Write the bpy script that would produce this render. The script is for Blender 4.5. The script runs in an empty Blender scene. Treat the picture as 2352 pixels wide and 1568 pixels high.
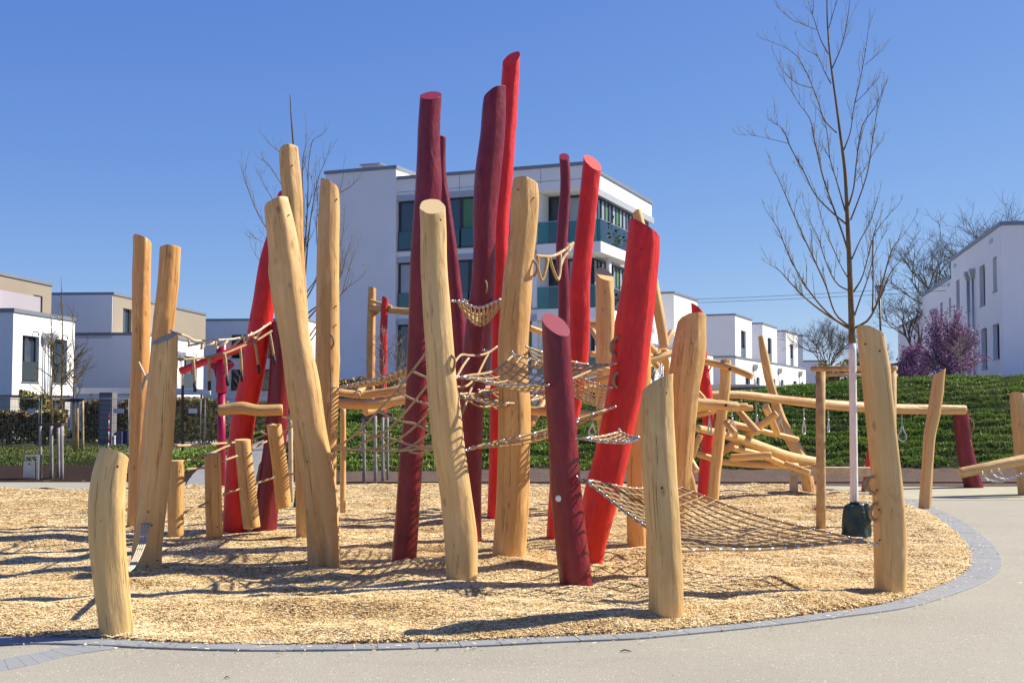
import bpy, bmesh, math, random
import numpy as np
from mathutils import Vector, Matrix

# ------------------------------------------------------------------ camera, sky, sun, exposure
scene = bpy.context.scene
CAM_H = 1.6
EXPOSURE = 0.72
FOC, CX, CY = 2744.0, 1176.0, 784.0            # pinhole measured on a 2352 x 1568 frame
PITCH = math.atan((925 - 784) / FOC)
cam_data = bpy.data.cameras.new('camera')
cam_data.sensor_width = 36.0
cam_data.lens = 36.0 * FOC / 2352.0
cam_data.clip_start = 0.1
cam_data.clip_end = 3000
cam = bpy.data.objects.new('camera', cam_data)
scene.collection.objects.link(cam)
cam.location = (0, 0, CAM_H)
cam.rotation_euler = (math.pi / 2 + PITCH, 0, 0)
scene.camera = cam

SUN_EL = math.radians(42.5)
SUN_AZ = math.atan2(0.948, 0.317)              # from +Y towards +X
sun_vec = Vector((math.sin(SUN_AZ) * math.cos(SUN_EL), math.cos(SUN_AZ) * math.cos(SUN_EL), math.sin(SUN_EL)))

world = bpy.data.worlds.new('World')
scene.world = world
world.use_nodes = True
wt = world.node_tree
for n_ in list(wt.nodes):
    wt.nodes.remove(n_)
w_out = wt.nodes.new('ShaderNodeOutputWorld')
w_bg = wt.nodes.new('ShaderNodeBackground')
w_sky = wt.nodes.new('ShaderNodeTexSky')
w_sky.sky_type = 'NISHITA'
w_sky.sun_disc = False
w_sky.sun_elevation = SUN_EL
w_sky.sun_rotation = SUN_AZ
w_sky.altitude = 0
w_sky.air_density = 0.7
w_sky.dust_density = 0.3
w_sky.ozone_density = 2.0
# one tone curve per channel over the whole sky (the camera's rendering of a clear spring sky)
w_sep = wt.nodes.new('ShaderNodeSeparateColor')
w_com = wt.nodes.new('ShaderNodeCombineColor')
wt.links.new(w_sky.outputs[0], w_sep.inputs[0])
for ch, (ex, gain) in enumerate(((0.95, 0.0985), (0.78, 0.1450), (0.36, 0.4180))):
    w_pow = wt.nodes.new('ShaderNodeMath'); w_pow.operation = 'POWER'
    w_mul = wt.nodes.new('ShaderNodeMath'); w_mul.operation = 'MULTIPLY'
    wt.links.new(w_sep.outputs[ch], w_pow.inputs[0]); w_pow.inputs[1].default_value = ex
    wt.links.new(w_pow.outputs[0], w_mul.inputs[0]); w_mul.inputs[1].default_value = gain * 10 / 2 ** EXPOSURE
    wt.links.new(w_mul.outputs[0], w_com.inputs[ch])
wt.links.new(w_com.outputs[0], w_bg.inputs[0])
w_bg.inputs[1].default_value = 0.1
wt.links.new(w_bg.outputs[0], w_out.inputs[0])

sun_data = bpy.data.lights.new('sun', 'SUN')
sun_data.energy = 5.0
sun_data.angle = math.radians(0.53)
sun_data.color = (1.0, 0.92, 0.78)
sun = bpy.data.objects.new('sun', sun_data)
scene.collection.objects.link(sun)
sun.rotation_euler = (-sun_vec).to_track_quat('-Z', 'Y').to_euler()
sun.location = sun_vec * 100

scene.view_settings.view_transform = 'Standard'
scene.view_settings.look = 'None'
scene.view_settings.exposure = EXPOSURE
scene.view_settings.gamma = 1.0
scene.view_settings.use_curve_mapping = False
scene.render.engine = 'CYCLES'
scene.cycles.max_bounces = 6
scene.cycles.transparent_max_bounces = 12

# ------------------------------------------------------------------ helpers: measuring
COL = scene.collection
RNG = random.Random(7)
NR = np.random.RandomState(11)
SP, CP = math.sin(PITCH), math.cos(PITCH)

def ray(x, y):
    u = (x - CX) / FOC
    v = (CY - y) / FOC
    return Vector((u, CP - v * SP, SP + v * CP))

def W(x, y, Y):
    r = ray(x, y)
    return r * (Y / r.y) + Vector((0, 0, CAM_H))

def _hash(ix, iy, iz, seed):
    h = (ix * 374761393 + iy * 668265263 + iz * 2147483647 + seed * 1274126177) & 0xFFFFFFFF
    h = ((h ^ (h >> 13)) * 1274126177) & 0xFFFFFFFF
    h = (h ^ (h >> 16)) & 0xFFFFFFFF
    return h / 4294967295.0

def vnoise(x, y, z=0.0, seed=0):
    """value noise in -1..1, vectorised"""
    x, y, z = np.broadcast_arrays(np.asarray(x, float), np.asarray(y, float), np.asarray(z, float))
    x0, y0, z0 = np.floor(x), np.floor(y), np.floor(z)
    fx, fy, fz = x - x0, y - y0, z - z0
    fx, fy, fz = [f * f * (3 - 2 * f) for f in (fx, fy, fz)]
    ix, iy, iz = x0.astype(np.int64), y0.astype(np.int64), z0.astype(np.int64)
    out = 0.0
    for dx in (0, 1):
        for dy in (0, 1):
            for dz in (0, 1):
                w = (fx if dx else 1 - fx) * (fy if dy else 1 - fy) * (fz if dz else 1 - fz)
                out = out + w * _hash(ix + dx, iy + dy, iz + dz, seed)
    return out * 2 - 1

def sstep(t):
    t = np.clip(t, 0, 1)
    return t * t * (3 - 2 * t)

_CX = np.array([-400, -10.5, -8.5, -6.5, -4.5, 0, 7, 10.5, 14, 400], float)
_CZ = np.array([0, 0, 0.25, 0.85, 1.25, 1.40, 1.88, 2.2, 2.25, 2.25], float)

def H(x, y):
    """terrain height"""
    zc = np.interp(x, _CX, _CZ)
    return zc * sstep((np.asarray(y, float) - 24.6) / 8.4)

def G(x, y):
    """pixel -> point on the terrain"""
    r = ray(x, y)
    prev = 2.0
    t = 2.0
    while t < 400:
        p = r * (t / r.y)
        if p.z + CAM_H < float(H(p.x, p.y)):
            break
        prev = t
        t += 0.1 if t < 60 else 1.0
    lo, hi = prev, t
    for _ in range(25):
        m = (lo + hi) / 2
        p = r * (m / r.y)
        if p.z + CAM_H < float(H(p.x, p.y)):
            hi = m
        else:
            lo = m
    p = r * (hi / r.y)
    return Vector((p.x, p.y, float(H(p.x, p.y))))

# ------------------------------------------------------------------ helpers: objects
def link(o, parent=None):
    COL.objects.link(o)
    if parent is not None:
        o.parent = parent
    return o

def tag(o, label=None, cat=None, group=None, kind=None):
    if label: o['label'] = label
    if cat: o['category'] = cat
    if group: o['group'] = group
    if kind: o['kind'] = kind
    return o

def thing(name, label, cat, loc=(0, 0, 0), rz=0.0, group=None):
    o = bpy.data.objects.new(name, None)
    o.empty_display_size = 0.2
    o.location = loc
    o.rotation_euler = (0, 0, rz)
    link(o)
    return tag(o, label, cat, group)

class MB:
    """collects vertices and faces"""
    def __init__(s):
        s.v, s.f = [], []
    def box(s, x0, x1, y0, y1, z0, z1):
        b = len(s.v)
        s.v += [(x0, y0, z0), (x1, y0, z0), (x1, y1, z0), (x0, y1, z0), (x0, y0, z1), (x1, y0, z1), (x1, y1, z1), (x0, y1, z1)]
        s.f += [tuple(b + i for i in q) for q in ((0, 3, 2, 1), (4, 5, 6, 7), (0, 1, 5, 4), (1, 2, 6, 5), (2, 3, 7, 6), (3, 0, 4, 7))]
        return s
    def quad(s, a, b, c, d):
        k = len(s.v)
        s.v += [tuple(a), tuple(b), tuple(c), tuple(d)]
        s.f.append((k, k + 1, k + 2, k + 3))
        return s
    def bar(s, p, q, wx, wy, up=(0, 0, 1)):
        p, q = Vector(p), Vector(q)
        d = (q - p).normalized()
        u = Vector(up)
        if abs(d.dot(u)) > 0.95:
            u = Vector((1, 0, 0))
        a = d.cross(u).normalized()
        c = a.cross(d).normalized()
        b = len(s.v)
        for e in (p, q):
            for sx, sy in ((-1, -1), (1, -1), (1, 1), (-1, 1)):
                s.v.append(tuple(e + a * (sx * wx / 2) + c * (sy * wy / 2)))
        s.f += [tuple(b + i for i in t) for t in ((3, 2, 1, 0), (4, 5, 6, 7), (0, 1, 5, 4), (1, 2, 6, 5), (2, 3, 7, 6), (3, 0, 4, 7))]
        return s
    def tube(s, pts, r, n=6, cap=True):
        pts = [Vector(p) for p in pts]
        rr = r if isinstance(r, (list, tuple)) else [r] * len(pts)
        b = len(s.v)
        t0 = (pts[1] - pts[0]).normalized()
        ref = Vector((0, 0, 1)) if abs(t0.z) < 0.9 else Vector((1, 0, 0))
        a = t0.cross(ref).normalized()
        for i, p in enumerate(pts):
            if i == 0: t = pts[1] - pts[0]
            elif i == len(pts) - 1: t = pts[-1] - pts[-2]
            else: t = pts[i + 1] - pts[i - 1]
            if t.length < 1e-9: t = t0
            t = t.normalized()
            a = (a - t * a.dot(t))
            a = a.normalized() if a.length > 1e-6 else t.orthogonal().normalized()
            c = t.cross(a)
            for k in range(n):
                th = 2 * math.pi * k / n
                s.v.append(tuple(p + a * (rr[i] * math.cos(th)) + c * (rr[i] * math.sin(th))))
        for i in range(len(pts) - 1):
            for k in range(n):
                k2 = (k + 1) % n
                s.f.append((b + i * n + k, b + i * n + k2, b + (i + 1) * n + k2, b + (i + 1) * n + k))
        if cap:
            s.f.append(tuple(b + k for k in reversed(range(n))))
            s.f.append(tuple(b + (len(pts) - 1) * n + k for k in range(n)))
        return s
    def build(s, name, mat, parent=None, smooth=False, world=False, loc=None):
        me = bpy.data.meshes.new(name)
        v = s.v
        off = None
        if world and parent is not None:
            r = parent
            while r.parent is not None:
                r = r.parent
            off = r.location
        if loc is not None:
            off = Vector(loc)
        if off is not None:
            v = [(a[0] - off[0], a[1] - off[1], a[2] - off[2]) for a in v]
        me.from_pydata(v, [], s.f)
        if smooth:
            me.polygons.foreach_set('use_smooth', [True] * len(me.polygons))
        me.materials.append(mat)
        o = bpy.data.objects.new(name, me)
        if loc is not None and parent is None:
            o.location = loc
        return link(o, parent)

def np_mesh(name, verts, faces, mat, parent=None, attrs=None, smooth=False):
    """big mesh from arrays; faces is (n,3) or (n,4)"""
    me = bpy.data.meshes.new(name)
    nv, nf, k = len(verts), len(faces), faces.shape[1]
    me.vertices.add(nv)
    me.vertices.foreach_set('co', np.ascontiguousarray(verts, np.float32).ravel())
    me.loops.add(nf * k)
    me.loops.foreach_set('vertex_index', np.ascontiguousarray(faces, np.int32).ravel())
    me.polygons.add(nf)
    me.polygons.foreach_set('loop_start', np.arange(0, nf * k, k, dtype=np.int32))
    me.polygons.foreach_set('loop_total', np.full(nf, k, np.int32))
    if smooth:
        me.polygons.foreach_set('use_smooth', np.ones(nf, bool))
    me.update(calc_edges=True)
    for an, arr in (attrs or {}).items():
        at = me.attributes.new(an, 'FLOAT', 'POINT')
        at.data.foreach_set('value', np.ascontiguousarray(arr, np.float32).ravel())
    me.materials.append(mat)
    o = bpy.data.objects.new(name, me)
    return link(o, parent)

def catmull(pts, step):
    """pts: list of tuples/Vectors (any dim as numpy) -> resampled array"""
    P = np.array([list(p) for p in pts], float)
    if len(P) == 2:
        n = max(2, int(np.linalg.norm((P[1] - P[0])[:3]) / step) + 1)
        t = np.linspace(0, 1, n)[:, None]
        return P[0] * (1 - t) + P[1] * t
    h = np.maximum(np.linalg.norm(np.diff(P[:, :3], axis=0), axis=1), 1e-6)
    d = np.diff(P, axis=0) / h[:, None]
    M = np.zeros_like(P)
    M[0], M[-1] = d[0], d[-1]
    for i in range(1, len(P) - 1):
        M[i] = (d[i - 1] * h[i] + d[i] * h[i - 1]) / (h[i - 1] + h[i])
    out = []
    for i in range(len(P) - 1):
        n = max(2, int(h[i] / step) + 1)
        t = np.linspace(0, 1, n, endpoint=False)[:, None]
        out.append((2 * t**3 - 3 * t**2 + 1) * P[i] + (t**3 - 2 * t**2 + t) * h[i] * M[i] + (-2 * t**3 + 3 * t**2) * P[i + 1] + (t**3 - t**2) * h[i] * M[i + 1])
    out.append(P[-1][None])
    return np.vstack(out)

# ------------------------------------------------------------------ helpers: materials
class NT:
    def __init__(s, name):
        s.m = bpy.data.materials.new(name)
        s.m.use_nodes = True
        s.t = s.m.node_tree
        s.b = s.t.nodes['Principled BSDF']
        s.out = s.t.nodes['Material Output']
    def n(s, typ, **kw):
        nd = s.t.nodes.new(typ)
        for k, v in kw.items():
            setattr(nd, k, v)
        return nd
    def l(s, a, b):
        s.t.links.new(a, b)
    def attr(s, name):
        return s.n('ShaderNodeAttribute', attribute_name=name)
    def coords(s, kind='Object'):
        return s.n('ShaderNodeTexCoord').outputs[kind]
    def pos(s):
        return s.n('ShaderNodeNewGeometry').outputs['Position']
    def mapped(s, vec, scale):
        mp = s.n('ShaderNodeMapping')
        mp.inputs['Scale'].default_value = scale
        s.l(vec, mp.inputs['Vector'])
        return mp.outputs[0]
    def noise(s, vec, scale=5.0, detail=4.0, rough=0.55, dist=0.0):
        nd = s.n('ShaderNodeTexNoise')
        nd.inputs['Scale'].default_value = scale
        nd.inputs['Detail'].default_value = detail
        nd.inputs['Roughness'].default_value = rough
        nd.inputs['Distortion'].default_value = dist
        if vec is not None:
            s.l(vec, nd.inputs['Vector'])
        return nd.outputs['Fac']
    def ramp(s, fac, stops):
        nd = s.n('ShaderNodeValToRGB')
        el = nd.color_ramp.elements
        while len(el) < len(stops):
            el.new(0.5)
        for e, (p, c) in zip(el, stops):
            e.position = p
            e.color = (c[0], c[1], c[2], 1)
        s.l(fac, nd.inputs[0])
        return nd.outputs[0]
    def mix(s, fac, a, b, mode='MIX'):
        nd = s.n('ShaderNodeMix', data_type='RGBA', blend_type=mode)
        for sock, v in ((nd.inputs[0], fac), (nd.inputs[6], a), (nd.inputs[7], b)):
            if hasattr(v, 'links') or hasattr(v, 'is_linked'):
                s.l(v, sock)
            else:
                sock.default_value = v if not isinstance(v, tuple) else (v[0], v[1], v[2], 1)
        return nd.outputs[2]
    def math(s, op, a, b=0.0):
        nd = s.n('ShaderNodeMath', operation=op)
        for sock, v in ((nd.inputs[0], a), (nd.inputs[1], b)):
            if hasattr(v, 'is_linked'):
                s.l(v, sock)
            else:
                sock.default_value = v
        return nd.outputs[0]
    def bump(s, h, strength=0.3, dist=0.01):
        nd = s.n('ShaderNodeBump')
        nd.inputs['Strength'].default_value = strength
        nd.inputs['Distance'].default_value = dist
        s.l(h, nd.inputs['Height'])
        s.l(nd.outputs[0], s.b.inputs['Normal'])
    def set(s, color=None, rough=None, metal=None, spec=None):
        if color is not None:
            if hasattr(color, 'is_linked'): s.l(color, s.b.inputs['Base Color'])
            else: s.b.inputs['Base Color'].default_value = (color[0], color[1], color[2], 1)
        if rough is not None:
            if hasattr(rough, 'is_linked'): s.l(rough, s.b.inputs['Roughness'])
            else: s.b.inputs['Roughness'].default_value = rough
        if metal is not None: s.b.inputs['Metallic'].default_value = metal
        if spec is not None: s.b.inputs['Specular IOR Level'].default_value = spec
        return s

def plain(name, color, rough=0.6, metal=0.0, var=0.12, scale=6.0, spec=0.4, bump=0.0):
    t = NT(name)
    p = t.coords('Object')
    nz = t.noise(p, scale, 5, 0.6)
    c = t.ramp(nz, [(0.3, tuple(k * (1 - var) for k in color)), (0.7, tuple(min(1, k * (1 + var)) for k in color))])
    t.set(c, rough, metal, spec)
    if bump:
        t.bump(t.noise(p, scale * 20, 3, 0.6), bump, 0.004)
    return t.m

def wood_mat(name, pale, mid, deep, grey=0.0):
    t = NT(name)
    lc = t.attr('logco').outputs['Vector']
    grain = t.noise(t.mapped(lc, (38, 38, 1.6)), 1.0, 6, 0.65, 0.6)
    broad = t.noise(t.mapped(lc, (5, 5, 0.9)), 1.0, 3, 0.55)
    blot = t.noise(t.mapped(lc, (9, 9, 3.2)), 1.0, 4, 0.6, 1.0)
    c1 = t.ramp(broad, [(0.28, mid), (0.5, tuple((a + b) / 2 for a, b in zip(pale, mid))), (0.72, pale)])
    c2 = t.ramp(grain, [(0.25, tuple(a * 0.78 for a in mid)), (0.55, mid), (0.8, pale)])
    c = t.mix(0.5, c1, c2)
    sm = t.ramp(blot, [(0.60, (0, 0, 0)), (0.74, (1, 1, 1))])
    c = t.mix(t.math('MULTIPLY', sm, 0.5), c, deep)
    st = t.noise(t.mapped(lc, (11, 11, 0.55)), 1.0, 5, 0.7, 1.2)
    c = t.mix(t.math('MULTIPLY', t.ramp(st, [(0.53, (0, 0, 0)), (0.66, (1, 1, 1))]), 0.7), c, tuple(a * 0.9 + b * 0.35 for a, b in zip(deep, mid)))
    pl = t.noise(t.mapped(lc, (8, 8, 1.7)), 1.0, 4, 0.6, 0.8)
    c = t.mix(t.math('MULTIPLY', t.ramp(pl, [(0.56, (0, 0, 0)), (0.68, (1, 1, 1))]), 0.55), c, tuple(min(1, a * 1.12) for a in pale))
    gs = t.noise(t.mapped(lc, (7, 7, 2.6)), 1.0, 5, 0.65, 1.5)
    c = t.mix(t.math('MULTIPLY', t.ramp(gs, [(0.60, (0, 0, 0)), (0.72, (1, 1, 1))]), 0.35), c, (0.30, 0.235, 0.15))
    crack = t.noise(t.mapped(lc, (26, 26, 0.45)), 1.0, 3, 0.5, 0.3)
    cr = t.ramp(t.math('ABSOLUTE', t.math('SUBTRACT', crack, 0.37)), [(0.0, (1, 1, 1)), (0.012, (0, 0, 0))])
    c = t.mix(t.math('MULTIPLY', cr, 0.75), c, tuple(a * 0.35 for a in deep))
    # scattered knots
    vo = t.n('ShaderNodeTexVoronoi')
    vo.inputs['Scale'].default_value = 1.0
    t.l(t.mapped(lc, (6.5, 6.5, 3.0)), vo.inputs['Vector'])
    kn = t.ramp(vo.outputs['Distance'], [(0.0, (1, 1, 1)), (0.07, (0.75, 0.75, 0.75)), (0.15, (0, 0, 0))])
    c = t.mix(t.math('MULTIPLY', kn, 0.6), c, tuple(a * 0.45 for a in deep))
    oi = t.n('ShaderNodeObjectInfo')
    c = t.mix(1.0, c, oi.outputs['Color'], 'MULTIPLY')
    t.set(c, 0.52, 0, 0.5)
    h = t.math('ADD', t.math('MULTIPLY', grain, 0.35), t.math('MULTIPLY', t.noise(t.mapped(lc, (13, 13, 5)), 1.0, 3, 0.5), 0.9))
    t.bump(t.math('SUBTRACT', h, t.math('MULTIPLY', cr, 0.5)), 0.75, 0.016)
    return t.m

def wood_end_mat(name, pale, mid):
    t = NT(name)
    lc = t.attr('logco').outputs['Vector']
    sx = t.n('ShaderNodeSeparateXYZ'); t.l(lc, sx.inputs[0])
    oi = t.n('ShaderNodeObjectInfo')
    cb = t.n('ShaderNodeCombineXYZ'); t.l(sx.outputs[0], cb.inputs[0]); t.l(sx.outputs[1], cb.inputs[1])
    ln = t.n('ShaderNodeVectorMath', operation='LENGTH'); t.l(cb.outputs[0], ln.inputs[0])
    wob = t.noise(cb.outputs[0], 14, 3, 0.5)
    ph = t.math('ADD', t.math('MULTIPLY', ln.outputs['Value'], 420.0), t.math('MULTIPLY', wob, 9.0))
    s = t.math('MULTIPLY', t.math('ADD', t.math('SINE', ph), 1.0), 0.5)
    c = t.mix(s, mid, pale)
    c = t.mix(t.math('MULTIPLY', t.noise(cb.outputs[0], 40, 4, 0.6), 0.5), c, tuple(a * 0.75 for a in mid))
    c = t.mix(1.0, c, oi.outputs['Color'], 'MULTIPLY')
    t.set(c, 0.75, 0, 0.25)
    t.bump(t.noise(lc, 120, 3, 0.6), 0.3, 0.004)
    return t.m

def paint_mat(name, col, dark, rough):
    t = NT(name)
    lc = t.attr('logco').outputs['Vector']
    blot = t.noise(t.mapped(lc, (6, 6, 2.5)), 1.0, 5, 0.6, 0.8)
    fine = t.noise(t.mapped(lc, (60, 60, 14)), 1.0, 4, 0.65)
    streak = t.noise(t.mapped(lc, (30, 30, 1.2)), 1.0, 4, 0.6)
    c = t.ramp(blot, [(0.25, dark), (0.5, col), (0.8, tuple(min(1, a * 1.25 + 0.01) for a in col))])
    c = t.mix(t.math('MULTIPLY', t.ramp(streak, [(0.5, (0, 0, 0)), (0.72, (1, 1, 1))]), 0.55), c, tuple(a * 0.5 + 0.012 for a in col))
    fade = t.ramp(t.noise(t.mapped(lc, (10, 10, 4)), 1.0, 6, 0.7, 1.0), [(0.56, (0, 0, 0)), (0.74, (1, 1, 1))])
    c = t.mix(t.math('MULTIPLY', fade, 0.30), c, tuple(a * 1.15 + 0.03 for a in col))
    crk = t.noise(t.mapped(lc, (24, 24, 0.6)), 1.0, 3, 0.5, 0.3)
    crl = t.ramp(t.math('ABSOLUTE', t.math('SUBTRACT', crk, 0.38)), [(0.0, (1, 1, 1)), (0.012, (0, 0, 0))])
    c = t.mix(t.math('MULTIPLY', crl, 0.6), c, tuple(a * 0.25 for a in col))
    # rubbed spots
    rub = t.ramp(t.noise(t.mapped(lc, (20, 20, 8)), 1.0, 3, 0.7), [(0.71, (0, 0, 0)), (0.78, (1, 1, 1))])
    c = t.mix(t.math('MULTIPLY', rub, 0.06), c, (0.5, 0.3, 0.25))
    t.set(c, t.math('ADD', rough - 0.08, t.math('MULTIPLY', fine, 0.2)), 0, 0.5)
    h = t.math('ADD', t.math('MULTIPLY', fine, 0.25), t.math('MULTIPLY', t.noise(t.mapped(lc, (15, 15, 6)), 1.0, 3, 0.5), 0.9))
    t.bump(h, 0.8, 0.02)
    return t.m

WOOD = wood_mat('debarked_wood', (0.76, 0.545, 0.275), (0.59, 0.36, 0.130), (0.38, 0.175, 0.045))
WOOD_END = wood_end_mat('sawn_wood_end', (0.78, 0.57, 0.32), (0.60, 0.40, 0.19))
RED = paint_mat('red_paint', (0.66, 0.009, 0.006), (0.52, 0.006, 0.006), 0.42)
MAROON = paint_mat('maroon_paint', (0.190, 0.007, 0.017), (0.120, 0.004, 0.012), 0.33)
TUBE_RED = plain('red_tube_lacquer', (0.50, 0.012, 0.03), 0.35, 0, 0.05)
TUBE_MAG = plain('crimson_tube_lacquer', (0.30, 0.006, 0.045), 0.35, 0, 0.05)
ROPE = plain('hemp_rope', (0.46, 0.33, 0.18), 0.85, 0, 0.3, 60, 0.2, 0.5)
ROPE_OLD = plain('brown_hemp_rope', (0.33, 0.235, 0.13), 0.85, 0, 0.3, 60, 0.2, 0.5)
ROPE_WHITE = plain('pale_rope', (0.56, 0.47, 0.34), 0.85, 0, 0.2, 60, 0.2, 0.5)
RED_CAP = plain('red_paint_end', (0.60, 0.015, 0.018), 0.55, 0, 0.12, 25, 0.3, 0.2)
MAROON_CAP = plain('maroon_paint_end', (0.24, 0.02, 0.045), 0.55, 0, 0.12, 25, 0.3, 0.2)
STEEL = plain('brushed_steel', (0.55, 0.55, 0.57), 0.34, 1.0, 0.08, 30)
STEEL_MATT = plain('galvanised_steel', (0.55, 0.56, 0.58), 0.5, 0.8, 0.12, 20)
BLACK = plain('black_rubber', (0.02, 0.02, 0.022), 0.6, 0, 0.2)
SCREW = plain('dark_screw', (0.05, 0.045, 0.04), 0.5, 0.6, 0.2)
STAKE = plain('weathered_stake_wood', (0.44, 0.30, 0.15), 0.8, 0, 0.3, 9, 0.2, 0.6)
STAKE_PALE = plain('pale_stake_wood', (0.50, 0.40, 0.27), 0.8, 0, 0.25, 9, 0.2, 0.6)
STAKE_GREY = plain('grey_stake_wood', (0.30, 0.27, 0.25), 0.8, 0, 0.25, 9, 0.2, 0.6)
# ------------------------------------------------------------------ the ground
GRASS_SOIL = NT('turf_and_soil')
_t = GRASS_SOIL
_p = _t.pos()
_n1 = _t.noise(_p, 0.7, 5, 0.6)
_n2 = _t.noise(_p, 9.0, 5, 0.65)
_n3 = _t.noise(_p, 45.0, 3, 0.7)
_grass = _t.mix(_n2, (0.012, 0.020, 0.006), (0.045, 0.055, 0.016))  # base tone darkened so the gaps between grass rows read as shade
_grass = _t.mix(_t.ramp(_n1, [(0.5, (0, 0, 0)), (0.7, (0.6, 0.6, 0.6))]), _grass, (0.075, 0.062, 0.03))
_mulch = _t.mix(_n3, (0.016, 0.010, 0.007), (0.060, 0.038, 0.027))
_soil = _t.mix(_n3, (0.10, 0.07, 0.052), (0.20, 0.145, 0.115))
_soil = _t.mix(_t.attr('pale_bounce').outputs['Fac'], _soil, (0.46, 0.43, 0.38))
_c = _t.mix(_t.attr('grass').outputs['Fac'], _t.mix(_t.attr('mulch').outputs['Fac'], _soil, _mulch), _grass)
_t.set(_c, 0.95, 0, 0.1)
_t.bump(_t.math('ADD', _n2, _n3), 0.9, 0.04)

PATH_L = [(428, 1119), (432, 1108), (452, 1085), (478, 1066), (540, 1040), (600, 1015), (640, 998)]
PATH_R = [(592, 1119), (588, 1108), (592, 1085), (600, 1063), (640, 1035), (668, 1010), (680, 996)]
_pl = catmull([G(*p) for p in PATH_L], 0.3); _pr = catmull([G(*p) for p in PATH_R], 0.3)
_pl = _pl[np.linspace(0, len(_pl) - 1, 40).astype(int)]; _pr = _pr[np.linspace(0, len(_pr) - 1, 40).astype(int)]
PATH_C = [((a[0] + b[0]) / 2, (a[1] + b[1]) / 2, math.hypot(a[0] - b[0], a[1] - b[1]) / 2) for a, b in zip(_pl, _pr)]
def path_mask(x, y):
    m = np.zeros(np.broadcast(x, y).shape)
    for (cx_, cy_, hw_) in PATH_C:
        m = np.maximum(m, 1 - sstep((np.hypot(x - cx_, (y - cy_)) - hw_) / 0.3))
    return m

def masks(x, y):
    x = np.asarray(x, float); y = np.asarray(y, float)
    wob = 0.5 * vnoise(x * 0.6, y * 0.6, 0, 5) + 0.25 * vnoise(x * 2.1, y * 2.1, 0, 6)
    hill = sstep((x + 9.3 + wob) / 0.8)
    t = np.clip((y - 24.6) / 8.4, 0, 1)
    g_hill = sstep((y - 26.1 - 0.35 * wob) / 0.3)
    g_lawn = sstep((y - 30.6 - wob) / 0.5)
    grass = hill * g_hill + (1 - hill) * g_lawn
    mulch = 1 - sstep((x + 4.2 + 0.5 * wob) / 0.8)
    return np.clip(grass, 0, 1) * (1 - path_mask(x, y)), mulch

def grid(xs, ys):
    X, Y = np.meshgrid(xs, ys)
    nx, ny = len(xs), len(ys)
    i = np.arange((ny - 1) * (nx - 1))
    r, c = i // (nx - 1), i % (nx - 1)
    a = r * nx + c
    F = np.stack([a, a + 1, a + nx + 1, a + nx], 1)
    return X.ravel(), Y.ravel(), F

HX0, HX1, HY0, HY1 = -12.0, 20.0, 24.2, 36.0
xs = np.unique(np.concatenate([np.linspace(-900, -60, 12), np.linspace(-60, 60, 121), np.linspace(60, 900, 12)]))
ys = np.unique(np.concatenate([np.linspace(-60, 0, 7), np.linspace(0, 70, 71), np.linspace(70, 2500, 30)]))
gx, gy, gf = grid(xs, ys)
gz = H(gx, gy)
inside = (gx > HX0 + 0.6) & (gx < HX1 - 0.6) & (gy > HY0 + 0.6) & (gy < HY1 - 0.6)
gz = gz - 0.35 * inside
ga, gm = masks(gx, gy)
gp = ((gy > 37) & (gy < 140) & (gx > -14) & (gx < 60)).astype(float)  # unseen pale ground behind the crest, added to bounce light onto the walls
ga = ga * (1 - gp); gm = gm * (1 - gp)
ground = np_mesh('ground', np.stack([gx, gy, gz], 1), gf, GRASS_SOIL.m, attrs={'grass': ga, 'mulch': gm, 'pale_bounce': gp}, smooth=True)
tag(ground, kind='structure')

def ridge(x, y):
    bend = 0.45 * vnoise(x * 0.35, y * 0.2, 0, 21) + 0.10 * vnoise(x * 1.7, y * 0.8, 0, 20)
    return 0.75 * np.sin((y + bend) * 2 * np.pi / 0.40) + 0.6 * vnoise(x * 1.3, (y + bend) * 2.6, 0, 22) + 0.35 * vnoise(x * 3.3, y * 4.0, 0, 23)

def hill_z(x, y):
    x = np.asarray(x, float); y = np.asarray(y, float)
    g, _ = masks(x, y)
    rid = ridge(x, y)
    fine = vnoise(x * 5, y * 6, 0, 24)
    edge = np.minimum(np.minimum(x - HX0, HX1 - x), np.minimum(y - HY0, HY1 - y))
    e = sstep(edge / 0.8)
    return H(x, y) + e * (g * (0.080 * rid + 0.025 * fine) + (1 - g) * 0.015 * fine) + 0.012

hx, hy, hf = grid(np.linspace(HX0, HX1, 380), np.linspace(HY0, HY1, 190))
ha, hm = masks(hx, hy)
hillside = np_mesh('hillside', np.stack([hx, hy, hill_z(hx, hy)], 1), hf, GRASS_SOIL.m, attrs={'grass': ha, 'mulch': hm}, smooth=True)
tag(hillside, kind='structure')

# grass blades
BLADE = NT('grass_blade')
_t = BLADE
_r = _t.attr('tone').outputs['Fac']
_c = _t.ramp(_r, [(0.0, (0.12, 0.20, 0.03)), (0.4, (0.27, 0.40, 0.06)), (0.75, (0.45, 0.54, 0.12)), (1.0, (0.60, 0.54, 0.28))])
_t.set(_c, 0.6, 0, 0.3)
_t.b.inputs['Subsurface Weight'].default_value = 0.0

LAWN = NT('lawn_blade')
LAWN.set(LAWN.ramp(LAWN.attr('tone').outputs['Fac'], [(0.0, (0.07, 0.10, 0.02)), (0.5, (0.15, 0.19, 0.045)), (1.0, (0.30, 0.27, 0.12))]), 0.7, 0, 0.2)

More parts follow.
